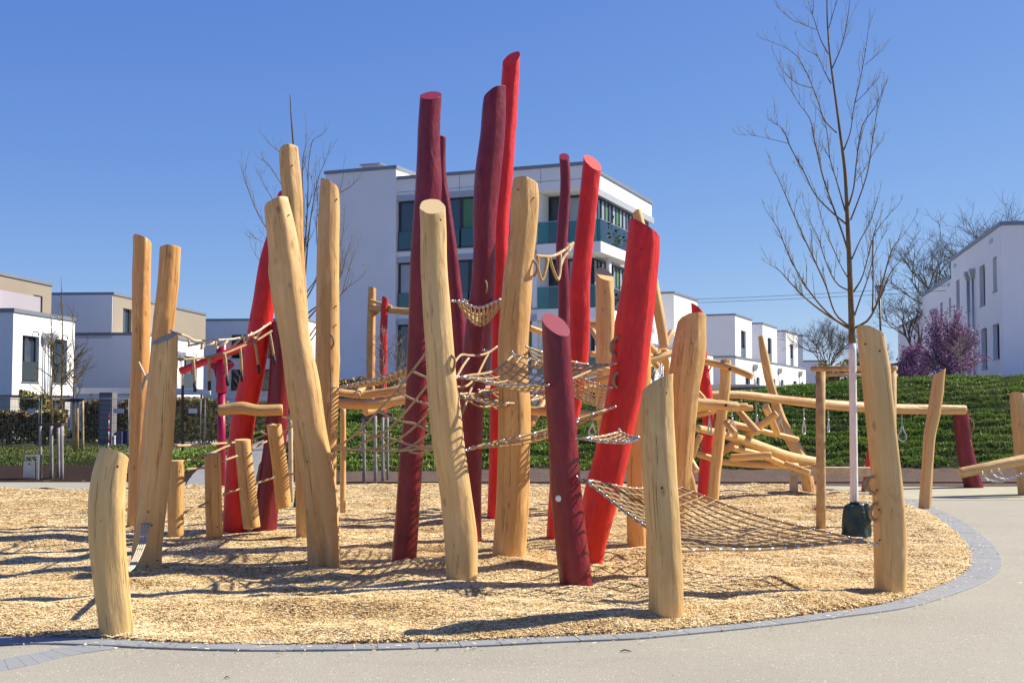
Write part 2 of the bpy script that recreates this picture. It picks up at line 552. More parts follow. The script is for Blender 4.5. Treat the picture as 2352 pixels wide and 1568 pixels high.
def blades(name, n, x0, x1, y0, y1, zfun, hmin, hmax, wid, label, lawn=False):
    m_ = n * 3
    x = NR.uniform(x0, x1, m_); y = NR.uniform(y0, y1, m_)
    g, _ = masks(x, y)
    patch = 0.5 + 0.5 * vnoise(x * 0.9, y * 1.4, 0, 31)
    keep = (g > 0.4) & (NR.rand(m_) < 0.42 + 0.75 * patch)
    if not lawn:
        keep &= NR.rand(m_) < np.clip(0.55 + 0.75 * ridge(x, y), 0.06, 1)
    x, y, patch = x[keep][:n], y[keep][:n], patch[keep][:n]
    k = len(x)
    z = zfun(x, y) - 0.01
    az = NR.uniform(0, 2 * np.pi, k)
    h = NR.uniform(hmin, hmax, k) * (0.55 + 0.7 * patch)
    w = wid * NR.uniform(0.6, 1.4, k)
    lean = NR.normal(0, 0.45, (k, 2)) * h[:, None]
    lean[:, 1] -= 0.25 * h
    a = np.stack([x - np.cos(az) * w, y - np.sin(az) * w, z], 1)
    b = np.stack([x + np.cos(az) * w, y + np.sin(az) * w, z], 1)
    c = np.stack([x + lean[:, 0], y + lean[:, 1], z + h], 1)
    V = np.stack([a, b, c], 1).reshape(-1, 3)
    F = np.arange(3 * k).reshape(-1, 3)
    tone = np.clip(0.45 + 0.30 * vnoise(x * 0.5, y * 0.7, 0, 33) + NR.normal(0, 0.2, k), 0, 1)
    o = np_mesh(name, V, F, LAWN.m if lawn else BLADE.m, attrs={'tone': np.repeat(tone, 3)})
    tag(o, label, 'grass', kind='stuff')

blades('hill_grass', 200000, -9.5, 17.0, 26.0, 35.0, hill_z, 0.035, 0.085, 0.014, 'tufted green grass in uneven rows on the slope')
blades('lawn_grass', 60000, -24.0, -8.6, 30.4, 44.0, lambda x, y: H(x, y), 0.03, 0.08, 0.02, 'short green lawn in front of the wire fence', True)

# pale asphalt paving around the play pit
PAVE = NT('pale_paving')
_t = PAVE
_p = _t.pos()
_big = _t.noise(_p, 0.55, 4, 0.55)
_mid = _t.noise(_p, 6.0, 5, 0.65)
_fine = _t.noise(_p, 180.0, 3, 0.7)
_vf = _t.n('ShaderNodeTexVoronoi'); _vf.inputs['Scale'].default_value = 110.0; _t.l(_p, _vf.inputs['Vector'])
_c = _t.ramp(_big, [(0.3, (0.335, 0.312, 0.245)), (0.7, (0.395, 0.372, 0.295))])
_c = _t.mix(_t.math('MULTIPLY', _t.ramp(_mid, [(0.56, (0, 0, 0)), (0.72, (1, 1, 1))]), 0.35), _c, (0.36, 0.29, 0.20))
_c = _t.mix(_t.math('MULTIPLY', _fine, 0.40), _c, (0.25, 0.235, 0.185))
_c = _t.mix(_t.math('MULTIPLY', _t.ramp(_t.noise(_t.mapped(_p, (0.35, 1.6, 1)), 1.3, 6, 0.65, 0.8), [(0.55, (0, 0, 0)), (0.72, (1, 1, 1))]), 0.30), _c, (0.27, 0.24, 0.185))
_sp = _t.n('ShaderNodeSeparateColor'); _t.l(_vf.outputs['Color'], _sp.inputs[0])
_c = _t.mix(_t.ramp(_sp.outputs[0], [(0.975, (0, 0, 0)), (0.98, (0.5, 0.5, 0.5))]), _c, (0.12, 0.10, 0.085))
_c = _t.mix(_t.ramp(_sp.outputs[1], [(0.985, (0, 0, 0)), (0.99, (0.6, 0.6, 0.6))]), _c, (0.75, 0.72, 0.66))
_t.set(_c, 0.85, 0, 0.3)
_t.bump(_t.math('ADD', _fine, _t.math('MULTIPLY', _vf.outputs['Distance'], 0.8)), 0.5, 0.006)
mb = MB()
pv = [(-60, -12), (60, -12), (60, 22.4), (12, 22.4), (9, 22.6), (6, 23.0), (2, 23.3), (-3.4, 23.4), (-4.2, 24.2), (-7.0, 24.7), (-60, 24.7)]
mb.v = [(x, y, 0.006) for x, y in pv]
mb.f = [tuple(range(len(pv)))]
paving = mb.build('paving', PAVE.m)
tag(paving, kind='structure')

RUBBER = plain('pale_green_rubber_surfacing', (0.40, 0.385, 0.27), 0.9, 0, 0.1, 3, 0.2, 0.4)
mb = MB()
rub_px = [(1800, 1110), (1990, 1112), (2200, 1113), (2352, 1112), (2700, 1110), (2700, 1142), (2352, 1142), (2200, 1143), (2070, 1142), (1980, 1133), (1880, 1122)]
mb.v = [tuple(G(x, y + 6)[:2]) + (0.011,) for x, y in rub_px]
mb.f = [tuple(range(len(rub_px)))]
tag(mb.build('rubber_surfacing', RUBBER), kind='structure')

# footpath climbing past the hill
PATH = plain('grey_path', (0.24, 0.235, 0.225), 0.85, 0, 0.1, 4, 0.3, 0.4)
la, ra = _pl, _pr
n_ = 24
la = np.array([la[int(i)] for i in np.linspace(0, len(la) - 1, n_)]); ra = np.array([ra[int(i)] for i in np.linspace(0, len(ra) - 1, n_)])
mb = MB()
for a, b in zip(la, ra):
    for k in range(5):
        q = a * (1 - k / 4) + b * (k / 4)
        mb.v.append((q[0], q[1], float(np.maximum(hill_z(q[0], q[1]), H(q[0], q[1]))) + 0.03))
for i in range(n_ - 1):
    for k in range(4):
        a = i * 5 + k
        mb.f.append((a, a + 1, a + 6, a + 5))
tag(mb.build('footpath', PATH, smooth=True), kind='structure')

# ------------------------------------------------------------------ play pit: kerb and bark chips
OUT_PX = [(0, 1483), (100, 1481.5), (200, 1485), (330, 1491), (500, 1496.5), (817, 1496), (1000, 1491), (1118, 1486.5), (1300, 1477), (1451, 1471), (1568, 1461), (1735, 1444),
          (1901, 1424), (2085, 1398), (2185, 1369), (2261, 1338), (2298, 1311), (2301, 1291), (2281, 1254), (2251, 1228), (2201, 1194), (2135, 1164), (2078, 1146), (2010, 1135), (1901, 1123), (1818, 1116)]
out_w = [Vector((-9.0, 9.8, 0)), Vector((-6.5, 8.45, 0)), Vector((-4.6, 8.05, 0))] + [G(*p) for p in OUT_PX] + \
        [Vector((4.2, 23.1, 0)), Vector((1.5, 23.3, 0)), Vector((-1.5, 23.3, 0)), Vector((-5, 22.8, 0)), Vector((-8, 22.3, 0)), Vector((-10.5, 21.0, 0)), Vector((-12, 18, 0)), Vector((-12, 14, 0)), Vector((-10.8, 11.4, 0)), Vector((-9.0, 9.8, 0))]
ring = catmull(out_w, 0.05)[:, :2]
seg = np.r_[0, np.cumsum(np.linalg.norm(np.diff(ring, axis=0), axis=1))]
def ring_at(s):
    s = s % seg[-1]
    return Vector((float(np.interp(s, seg, ring[:, 0])), float(np.interp(s, seg, ring[:, 1]))))
def ring_n(s):
    t = ring_at(s + 0.05) - ring_at(s - 0.05)
    return Vector((-t.y, t.x)).normalized()      # inwards: the ring runs anticlockwise

KERB = NT('kerb_concrete')
_t = KERB
_p = _t.coords('Object'); _q = _t.pos()
_oi = _t.n('ShaderNodeObjectInfo')
_c = _t.mix(_t.noise(_q, 25, 5, 0.65), (0.225, 0.235, 0.238), (0.315, 0.327, 0.33))
_c = _t.mix(_t.math('MULTIPLY', _oi.outputs['Random'], 0.35), _c, (0.20, 0.215, 0.222))
_c = _t.mix(_t.math('MULTIPLY', _t.ramp(_t.noise(_q, 3.5, 4, 0.6), [(0.55, (0, 0, 0)), (0.75, (1, 1, 1))]), 0.4), _c, (0.30, 0.28, 0.23))
_t.set(_c, 0.8, 0, 0.3)
_t.bump(_t.noise(_q, 160, 3, 0.7), 0.35, 0.004)
kerb_root = thing('kerb', 'ring of grey concrete kerb stones around the wood chip pit', 'kerb')
tag(kerb_root, kind='structure')
del kerb_root['category']; del kerb_root['label']
s = 0.0
KW = 0.30
total = seg[-1]
while s < total - 0.1:
    p = ring_at(s)
    near = p.y < 9.3 and -5 < p.x < 2.0
    L = 0.27 if near else 0.50
    gap = 0.006 if near else 0.002
    e = min(s + L, total)
    mb = MB()
    c0 = ring_at(s)
    nseg = 3
    zt = 0.020 + RNG.uniform(-0.001, 0.0015)
    rows = []
    for k in range(nseg + 1):
        sk = s + gap / 2 + (e - s - gap) * k / nseg
        a = ring_at(sk); nn = ring_n(sk); b = a + nn * KW
        o_ = len(mb.v)
        mb.v += [(a.x, a.y, -0.15), (a.x, a.y, zt - 0.003), (a.x + nn.x * .004, a.y + nn.y * .004, zt), (b.x, b.y, zt), (b.x, b.y, -0.15)]
        rows.append(o_)
    for k in range(nseg):
        a, b = rows[k], rows[k + 1]
        for j in range(4):
            mb.f.append((a + j, b + j, b + j + 1, a + j + 1))
    for r_ in (rows[0], rows[-1]):
        mb.f.append((r_, r_ + 1, r_ + 2, r_ + 3, r_ + 4))
    o = mb.build('kerb_stone', KERB.m, kerb_root)
    s = e
# sandy joint bed under the kerb
SAND = plain('joint_sand', (0.55, 0.50, 0.42), 0.95, 0, 0.1, 40)
mb = MB()
ns = 500
for k in range(ns):
    sk = total * k / ns
    a = ring_at(sk); b = a + ring_n(sk) * KW
    mb.v += [(a.x, a.y, 0.0145), (b.x, b.y, 0.0145)]
for k in range(ns):
    j = (k + 1) % ns
    mb.f.append((2 * k, 2 * j, 2 * j + 1, 2 * k + 1))
mb.build('joint_bed', SAND, kerb_root)
# second kerb strip leaving the ring at the left edge of the picture
strip_in = [(-120, 1552), (0, 1519), (80, 1503), (150, 1489), (215, 1482)]
strip_out = [(-120, 1592), (0, 1545), (80, 1528), (165, 1507), (275, 1490.5)]
sroot = thing('kerb_strip', '', '')

tag(sroot, kind='structure')
A_ = catmull([G(*p) for p in strip_in], 0.03); B_ = catmull([G(*p) for p in strip_out], 0.03)
A_ = A_[np.linspace(0, len(A_) - 1, 13).astype(int)]; B_ = B_[np.linspace(0, len(B_) - 1, 13).astype(int)]
for k in range(12):
    e0, e1 = 0.012, 0.988
    a0, a1 = A_[k] * (1 - e0) + A_[k + 1] * e0, A_[k] * (1 - e1) + A_[k + 1] * e1
    b0, b1 = B_[k] * (1 - e0) + B_[k + 1] * e0, B_[k] * (1 - e1) + B_[k + 1] * e1
    mb = MB()
    q = [a0, b0, b1, a1]
    mb.v = [(p[0], p[1], -0.1) for p in q] + [(p[0], p[1], 0.0125) for p in q]
    mb.f = [(4, 5, 6, 7), (0, 1, 5, 4), (1, 2, 6, 5), (2, 3, 7, 6), (3, 0, 4, 7)]
    mb.build('kerb_stone', KERB.m, sroot)

# wood chips: sheet + loose chips
CHIP_EDGE = 0.0
FEET = [G(x_, y_) for x_, y_ in ((269, 1466), (308, 1220), (335, 1326), (539, 1234), (607, 1235), (743, 1316), (925, 1297), (1138, 1202), (1063, 1354), (1167, 1303), (1274, 1250), (1465, 1272), (1352, 1311), (1326, 1356), (1532, 1434), (2044, 1371), (1614, 1160), (1636, 1173), (1083, 1259), (702, 1254))]
def chip_h(x, y):
    x = np.asarray(x, float); y = np.asarray(y, float)
    heap = 0.0
    for i_, f_ in enumerate(FEET):
        d2 = (x - f_.x - 0.05 * math.sin(i_ * 2.3)) ** 2 + (y - f_.y + 0.12) ** 2
        heap = heap + (0.016 + 0.014 * math.sin(i_ * 1.7)) * np.exp(-d2 / 0.05)
    return heap + (0.055 + 0.040 * vnoise(x * 1.3, y * 1.3, 0, 41) + 0.026 * vnoise(x * 3.1, y * 3.1, 0, 42) + 0.010 * vnoise(x * 7.5, y * 7.5, 0, 43))
def cover(s):
    """how far the chips spill over the kerb, measured inwards from the outer edge"""
    p = ring_at(s)
    base = np.interp(p.x, [-4, -2.5, 2.2, 4.2, 5], [0.27, 0.17, 0.16, 0.26, 0.30]) if p.y < 12 else 0.30
    return base + 0.012 * float(vnoise(s * 6, 0.5, 0, 44)) + 0.006 * float(vnoise(s * 25, 0.5, 0, 45))
NTH, NRD = 900, 70
C0 = Vector((-2.0, 15.5))
edge = []
for k in range(NTH):
    sk = total * k / NTH
    p = ring_at(sk) + ring_n(sk) * cover(sk)
    edge.append((p.x, p.y))
edge = np.array(edge)
rad = np.concatenate([np.linspace(0, 0.9, NRD - 20), np.linspace(0.905, 1.0, 20)])
PX = C0.x + rad[:, None] * (edge[None, :, 0] - C0.x)
PY = C0.y + rad[:, None] * (edge[None, :, 1] - C0.y)
fall = np.clip((1 - rad) / 0.035, 0, 1)[:, None] ** 0.6
PZ = 0.022 + fall * (chip_h(PX, PY) - 0.012)
PZ[-1] = 0.012
idx = np.arange(NRD * NTH).reshape(NRD, NTH)
a = idx[:-1]; b = np.roll(idx, -1, 1)[:-1]; c = np.roll(idx, -1, 1)[1:]; d = idx[1:]
CF = np.stack([a.ravel(), b.ravel(), c.ravel(), d.ravel()], 1)
CHIPBED = NT('wood_chip_bed')
_t = CHIPBED
_p = _t.pos()
_v1 = _t.n('ShaderNodeTexVoronoi'); _v1.inputs['Scale'].default_value = 1.0
_wp = _t.n('ShaderNodeVectorMath', operation='ADD')
_nv = _t.n('ShaderNodeTexNoise'); _nv.inputs['Scale'].default_value = 18.0
_t.l(_p, _nv.inputs['Vector'])
_sc = _t.n('ShaderNodeVectorMath', operation='SCALE'); _sc.inputs['Scale'].default_value = 0.06
_t.l(_nv.outputs['Color'], _sc.inputs[0]); _t.l(_p, _wp.inputs[0]); _t.l(_sc.outputs[0], _wp.inputs[1])
_t.l(_t.mapped(_wp.outputs[0], (32, 55, 40)), _v1.inputs['Vector'])
_sp = _t.n('ShaderNodeSeparateColor'); _t.l(_v1.outputs['Color'], _sp.inputs[0])
_c = _t.ramp(_sp.outputs[0], [(0.0, (0.45, 0.26, 0.095)), (0.35, (0.64, 0.43, 0.18)), (0.7, (0.75, 0.54, 0.26)), (1.0, (0.82, 0.67, 0.40))])
_c = _t.mix(_t.math('MULTIPLY', _t.ramp(_v1.outputs['Distance'], [(0.3, (0, 0, 0)), (0.75, (1, 1, 1))]), 0.5), _c, (0.22, 0.11, 0.04))
_t.set(_c, 0.85, 0, 0.2)
_t.bump(_t.math('ADD', _v1.outputs['Distance'], _sp.outputs[1]), 0.8, 0.02)
bed = np_mesh('wood_chip_bed', np.stack([PX.ravel(), PY.ravel(), PZ.ravel()], 1), CF, CHIPBED.m, smooth=True)
tag(bed, kind='structure')

CHIP = NT('wood_chip')
_t = CHIP
_r = _t.attr('tone').outputs['Fac']
_c = _t.ramp(_r, [(0.0, (0.34, 0.17, 0.06)), (0.10, (0.62, 0.40, 0.16)), (0.4, (0.78, 0.58, 0.28)), (0.75, (0.86, 0.71, 0.42)), (1.0, (0.90, 0.83, 0.62))])
_t.set(_c, 0.75, 0, 0.25)
def in_poly(px, py, poly):
    ins = np.zeros(len(px), bool)
    x1, y1 = poly[:, 0], poly[:, 1]
    x2, y2 = np.roll(x1, -1), np.roll(y1, -1)
    for i in range(len(poly)):
        c_ = ((y1[i] > py) != (y2[i] > py))
        if abs(y2[i] - y1[i]) > 1e-9:
            c_ &= px < (x2[i] - x1[i]) * (py - y1[i]) / (y2[i] - y1[i]) + x1[i]
            ins ^= c_
    return ins
NCH = 860000
u_ = NR.rand(NCH)
yy = 7.6 * (23.2 / 7.6) ** (u_ ** 0.92)
xx = NR.uniform(-1, 1, NCH) * (0.50 * yy + 0.6)
poly = edge[::3]
cen = poly.mean(0)
grow = poly + (cen - poly) / np.linalg.norm(cen - poly, axis=1)[:, None] * -0.012
k_ = in_poly(xx, yy, grow)
xx, yy = xx[k_], yy[k_]
n_ = len(xx)
# distance to the edge, for the fall-off of the heap
de = np.full(n_, 9.0)
bpts = edge[::2]
bb = bpts[(bpts[:, 1] < 23.5)]
for i in range(0, len(bb)):
    sel = (np.abs(xx - bb[i, 0]) < 0.6) & (np.abs(yy - bb[i, 1]) < 0.6)
    if sel.any():
        dd = np.hypot(xx[sel] - bb[i, 0], yy[sel] - bb[i, 1])
        de[sel] = np.minimum(de[sel], dd)
fl = np.clip(de / 0.28, 0, 1) ** 0.6
zz = 0.022 + fl * (chip_h(xx, yy) - 0.012) + NR.uniform(-0.001, 0.0045, n_)
far = np.clip((yy - 8) / 14, 0, 1)
ln_ = NR.uniform(0.006, 0.019, n_) * (1 + 0.5 * far)
wd_ = NR.uniform(0.0026, 0.0052, n_) * (1 + 0.8 * far)
az = NR.uniform(0, 2 * np.pi, n_)
tl = NR.normal(0, 0.11, n_)
rl = NR.normal(0, 0.24, n_)
ca, sa, ct, st, cr, sr = np.cos(az), np.sin(az), np.cos(tl), np.sin(tl), np.cos(rl), np.sin(rl)
U = np.stack([ca * ct, sa * ct, st], 1)
S0 = np.stack([-sa, ca, np.zeros(n_)], 1)
N0 = np.cross(U, S0)
S = S0 * cr[:, None] + N0 * sr[:, None]
Pc = np.stack([xx, yy, zz], 1)
V = np.stack([Pc - U * ln_[:, None] - S * wd_[:, None], Pc - U * ln_[:, None] + S * wd_[:, None], Pc + U * ln_[:, None] + S * (wd_ * 0.7)[:, None], Pc + U * ln_[:, None] - S * (wd_ * 0.7)[:, None]], 1).reshape(-1, 3)
tone = np.clip(0.52 + 0.17 * vnoise(xx * 1.1, yy * 1.1, 0, 47) + 0.10 * vnoise(xx * 6, yy * 6, 0, 48) + NR.normal(0, 0.17, n_), 0, 1)
chips = np_mesh('wood_chips', V, np.arange(4 * n_).reshape(-1, 4), CHIP.m, attrs={'tone': np.repeat(tone, 4)})
tag(chips, 'loose pale wood chips covering the play pit', 'wood chips', kind='stuff')
# stray chips on the kerb and paving
n2 = 2600
ss = NR.uniform(0, total, n2)
pts = np.array([list(ring_at(s_) + ring_n(s_) * (cover(s_) - abs(RNG.gauss(0, 0.16)))) for s_ in ss])
az = NR.uniform(0, 2 * np.pi, n2); l2 = NR.uniform(0.006, 0.018, n2); w2 = NR.uniform(0.002, 0.004, n2)
U = np.stack([np.cos(az), np.sin(az), NR.normal(0, .1, n2)], 1); S = np.stack([-np.sin(az), np.cos(az), NR.normal(0, .3, n2)], 1)
Pc = np.stack([pts[:, 0], pts[:, 1], np.full(n2, 0.0255)], 1)
V = np.stack([Pc - U * l2[:, None] - S * w2[:, None], Pc - U * l2[:, None] + S * w2[:, None], Pc + U * l2[:, None] + S * w2[:, None], Pc + U * l2[:, None] - S * w2[:, None]], 1).reshape(-1, 3)
o = np_mesh('stray_chips', V, np.arange(4 * n2).reshape(-1, 4), CHIP.m, attrs={'tone': np.repeat(NR.rand(n2), 4)})
tag(o, 'stray wood chips lying on the kerb and paving', 'wood chips', kind='stuff')
# ------------------------------------------------------------------ logs and posts
def log_mesh(P, R, seed, cut=None, cut0=None, seg=34, step=0.06, facet=0.75, bev=0.012, mats=None, wob=1.0, flute=0.0):
    """P centres, R radii -> mesh with hewn faces; cut = normal of the sawn end plane"""
    P = [Vector(p) for p in P]; R = list(R)
    tip, tip0 = P[-1].copy(), P[0].copy()
    if cut is not None:
        P.append(P[-1] + (P[-1] - P[-2]).normalized() * R[-1] * 1.9); R.append(R[-1])
    if cut0 is not None:
        P.insert(0, P[0] + (P[0] - P[1]).normalized() * R[0] * 1.9); R.insert(0, R[0])
    C = catmull([tuple(p) + (r,) for p, r in zip(P, R)], step)
    pts, rr = C[:, :3], C[:, 3]
    n = len(pts)
    rs = np.random.RandomState(seed)
    s = np.r_[0, np.cumsum(np.linalg.norm(np.diff(pts, axis=0), axis=1))]
    T = np.gradient(pts, axis=0)
    T /= np.linalg.norm(T, axis=1)[:, None]
    a = np.cross(T[0], [0.0, 1.0, 0.0])
    if np.linalg.norm(a) < 0.2:
        a = np.cross(T[0], [1.0, 0, 0])
    a /= np.linalg.norm(a)
    A = np.zeros_like(pts); B = np.zeros_like(pts)
    for i in range(n):
        a = a - T[i] * a.dot(T[i]); a /= np.linalg.norm(a)
        A[i] = a; B[i] = np.cross(T[i], a)
    th = np.linspace(0, 2 * np.pi, seg, endpoint=False)
    nf = rs.randint(7, 11)
    fa = np.linspace(0, 2 * np.pi, nf, endpoint=False) + rs.uniform(-0.3, 0.3, nf)
    fo = rs.uniform(0.90, 0.985, nf)
    rad = np.ones((n, seg)) * 1.04
    for k in range(nf):
        drift = fa[k] + 0.35 * vnoise(s * 0.7, k * 3.1, 0, seed + 50)
        off = fo[k] + 0.05 * vnoise(s * 1.1, k * 5.7 + 9, 0, seed + 51) + 0.02 * vnoise(s * 4.0, k * 2.7, 0, seed + 52)
        cosd = np.cos(th[None, :] - drift[:, None])
        rf = np.where(cosd > 0.3, off[:, None] / np.maximum(cosd, 0.3), 9)
        rad = np.minimum(rad, rf)
    rad = facet * rad + (1 - facet)
    rad *= 1 + 0.018 * wob * vnoise(np.cos(th)[None, :] * 1.6, np.sin(th)[None, :] * 1.6, s[:, None] * 2.2, seed + 60) \
             + 0.035 * wob * vnoise(np.cos(th)[None, :] * 0.8, np.sin(th)[None, :] * 0.8, s[:, None] * 0.9, seed + 61)
    # a couple of knot bulges
    for k in range(int(max(1, s[-1] * 0.7))):
        t0, s0 = rs.uniform(0, 2 * np.pi), rs.uniform(0.1, 0.95) * s[-1]
        dth = np.angle(np.exp(1j * (th - t0)))
        rad *= 1 + 0.075 * np.exp(-(dth[None, :] / 0.4) ** 2 - ((s[:, None] - s0) / 0.09) ** 2)
    if flute:
        dth = np.angle(np.exp(1j * (th - np.pi / 2 - 0.05)))
        fl_ = np.clip(1 - s / 1.7, 0, 1) ** 0.7
        rad *= 1 - flute * fl_[:, None] * np.exp(-(dth[None, :] / 0.42) ** 2)
    rad *= rr[:, None]
    V = pts[:, None, :] + A[:, None, :] * (rad * np.cos(th))[..., None] + B[:, None, :] * (rad * np.sin(th))[..., None]
    LC = np.stack([rad * np.cos(th), rad * np.sin(th), np.repeat(s[:, None], seg, 1)], 2)
    off = rs.uniform(-20, 20)
    bm = bmesh.new()
    ly = bm.verts.layers.float_vector.new('logco')
    vs = []
    for i in range(n):
        row = []
        for k in range(seg):
            v = bm.verts.new(V[i, k]); v[ly] = Vector((LC[i, k, 0], LC[i, k, 1], LC[i, k, 2] + off))
            row.append(v)
        vs.append(row)
    for i in range(n - 1):
        for k in range(seg):
            bm.faces.new((vs[i][k], vs[i][(k + 1) % seg], vs[i + 1][(k + 1) % seg], vs[i + 1][k]))
    bm.faces.new(list(reversed(vs[0]))); bm.faces.new(vs[-1])
    for pc, nrm, tz in ((pts[-1] if cut is None else tip, cut, T[-1]), (pts[0] if cut0 is None else tip0, cut0, -T[0])):
        if nrm is None:
            nrm = Vector(tz)
            co = Vector(pc) - nrm * 0.004
        else:
            nrm = Vector(nrm).normalized(); co = Vector(pc)
        res = bmesh.ops.bisect_plane(bm, geom=bm.verts[:] + bm.edges[:] + bm.faces[:], dist=1e-5, plane_co=co, plane_no=nrm, clear_outer=True)
        ed = [e for e in res['geom_cut'] if isinstance(e, bmesh.types.BMEdge) and e.is_boundary]
        if not ed:
            ed = [e for e in bm.edges if e.is_boundary]
        if ed:
            f = bmesh.ops.contextual_create(bm, geom=ed)
            fs = f['faces']
            for q in fs:
                q.material_index = 1
            if fs and bev > 0:
                loop = [e for e in fs[0].edges]
                bmesh.ops.bevel(bm, geom=loop, offset=bev, segments=2, profile=0.5, affect='EDGES', clamp_overlap=True)
    for f in bm.faces:
        f.smooth = len(f.verts) <= 4 
    bm.normal_update()
    return bm

POSTS = {}
def finish_log(bm, name, mats, origin, parent=None, color=(1, 1, 1, 1)):
    bmesh.ops.translate(bm, verts=bm.verts, vec=-Vector(origin))
    me = bpy.data.meshes.new(name)
    bm.to_mesh(me); bm.free()
    for m in mats:
        me.materials.append(m)
    o = bpy.data.objects.new(name, me)
    o.color = color
    link(o, parent)
    return o

MATS = {'wood': (WOOD, WOOD_END), 'red': (RED, RED_CAP), 'maroon': (MAROON, MAROON_CAP)}
_seed = [100]
def post(key, label, px, kind='wood', cut=(0, 0, 1), lean=0.0, base=None, tint=(1, 1, 1), bev=0.012, group=None, facet=0.85, name=None, Y=None, wob=1.0, flute=0.0):
    """px: (x, y, width) from the top down to the foot, measured on the photograph; foot stands on the ground"""
    _seed[0] += 17
    if kind != 'wood':
        wob, facet = wob * 1.7, 0.4
    g = G(px[-1][0], px[-1][1] - 2) if Y is None else None
    Y0 = g.y if g is not None else Y
    foot = W(px[-1][0], px[-1][1], Y0)
    P, R = [], []
    for (x, y, w) in px:
        p = W(x, y, Y0)
        dz = p.z - foot.z
        p = W(x, y, Y0 + lean * dz)
        P.append(p); R.append(w / 2 * p.y / FOC)
    # carry the foot below the surface
    d = (P[-1] - P[-2]).normalized()
    P.append(P[-1] + d * 0.16); R.append(R[-1])
    P.reverse(); R.reverse()
    bm = log_mesh(P, R, _seed[0], cut=cut, bev=bev, facet=facet, wob=wob, flute=flute)
    nm = name or {'wood': 'wooden_post', 'red': 'red_post', 'maroon': 'maroon_post'}[kind]
    base_pt = Vector((foot.x, foot.y, float(H(foot.x, foot.y)) + 0.03))
    o = finish_log(bm, nm, MATS[kind], base_pt, None, (tint[0], tint[1], tint[2], 1))
    o.location = base_pt
    tag(o, label, 'post', group)
    POSTS[key] = dict(o=o, P=P, R=R, Y=Y0)
    return o

# tone of each log as seen
HONEY, CREAM, GREYW, ORANGE = (1.0, 0.92, 0.80), (1.08, 1.08, 1.02), (0.98, 0.97, 0.93), (1.06, 0.84, 0.62)
post('P1', 'short bowed wooden post at the front left edge of the kerb',
     [(263, 1042, 70), (256, 1070, 76), (248, 1130, 86), (246, 1230, 88), (254, 1330, 82), (262, 1400, 78), (269, 1466, 76)], cut=(.28, .4, 1), tint=(0.98, 1.0, .95), bev=.02)
post('P2', 'tall slender wooden post, leftmost of the two behind the bowed stump',
     [(327, 549, 42), (325, 640, 43), (324, 760, 42), (322, 860, 43), (321, 950, 46), (316, 1100, 40), (308, 1220, 34)], cut=(.3, .35, 1), tint=ORANGE, bev=.02)
post('P3', 'tall wooden post rising just behind the slanted-top left post',
     [(391, 570, 46), (387, 640, 47), (376, 740, 47), (366, 850, 46), (350, 1000, 46), (335, 1180, 46), (330, 1290, 46)], cut=(-.05, .25, 1), tint=ORANGE, bev=.014)
post('P4', 'wooden post with a slanted round top beside the hanging step logs',
     [(379, 776, 57), (377, 840, 61), (372, 900, 64), (365, 1022, 65), (356, 1100, 65), (347, 1181, 65), (337, 1270, 68), (335, 1326, 71)], cut=(-.32, -.42, 1), tint=(0.97, .95, .88))
post('P6', 'tall curved red post, leftmost of the bright red ones',
     [(660, 440, 42), (655, 470, 44), (637, 540, 46), (622, 595, 48), (607, 687, 50), (592, 780, 52), (577, 873, 53), (560, 957, 54), (549, 1050, 56), (543, 1140, 55), (539, 1234, 55)], 'red', cut=(-.4, .2, 1))
post('P7', 'maroon post half hidden behind the big leaning wooden post on the left',
     [(646, 742, 42), (645, 800, 46), (643, 870, 48), (638, 940, 50), (632, 1021, 52), (622, 1100, 54), (612, 1180, 52), (607, 1235, 54)], 'maroon', cut=(0, .2, 1))
post('P10', 'tallest pale wooden post on the left, behind the leaning one',
     [(663, 345, 46), (667, 400, 50), (671, 440, 50), (675, 586, 50), (684, 750, 50), (692, 900, 48), (700, 1100, 46), (702, 1254, 44)], cut=(-.2, .4, 1), tint=(1, .93, .82), bev=.03)
post('P9', 'thick leaning wooden post with a fluted foot, left of centre',
     [(635, 468, 60), (643, 510, 66), (652, 570, 70), (657, 620, 74), (661, 666, 76), (674, 756, 70), (698, 902, 78), (711, 982, 72), (732, 1110, 76), (741, 1234, 73), (743, 1316, 75)], cut=(-.5, .25, 1), tint=(1, .93, .83), flute=.5)
post('P11', 'tall wooden post with a rounded slanted top, right of the leaning one',
     [(757, 424, 44), (756, 470, 50), (754, 560, 52), (753, 666, 52), (752, 800, 54), (752, 900, 52), (750, 1050, 48), (746, 1280, 50)], cut=(.55, .35, 1), tint=(1, .90, .76), bev=.02)
post('P12', 'tall maroon post with a flat round top, leftmost of the maroon giants',
     [(990, 219, 50), (986, 289, 51), (985, 360, 54), (985, 420, 60), (977, 520, 61), (970, 633, 60), (960, 808, 52), (955, 936, 55), (945, 1035, 57), (938, 1137, 57), (925, 1297, 57)], 'maroon', cut=(-.05, -.62, 1))
post('P14', 'slim crooked maroon post behind the pale centre post',
     [(1015, 312, 19), (1014, 400, 22), (1022, 470, 26), (1036, 580, 30), (1044, 660, 34), (1052, 750, 38), (1058, 850, 40), (1066, 960, 40), (1074, 1100, 38), (1078, 1216, 38)], 'maroon', cut=(.3, -.3, 1))
post('P15', 'tall maroon post with a rounded slanted top at the centre',
     [(1136, 214, 50), (1134, 250, 55), (1131, 304, 57), (1119, 409, 60), (1113, 500, 56), (1113, 564, 55), (1108, 668, 57), (1098, 755, 60), (1091, 830, 60), (1086, 921, 54), (1082, 1056, 50), (1081, 1137, 48), (1083, 1259, 46)], 'maroon', cut=(-.5, .3, 1), bev=.02)
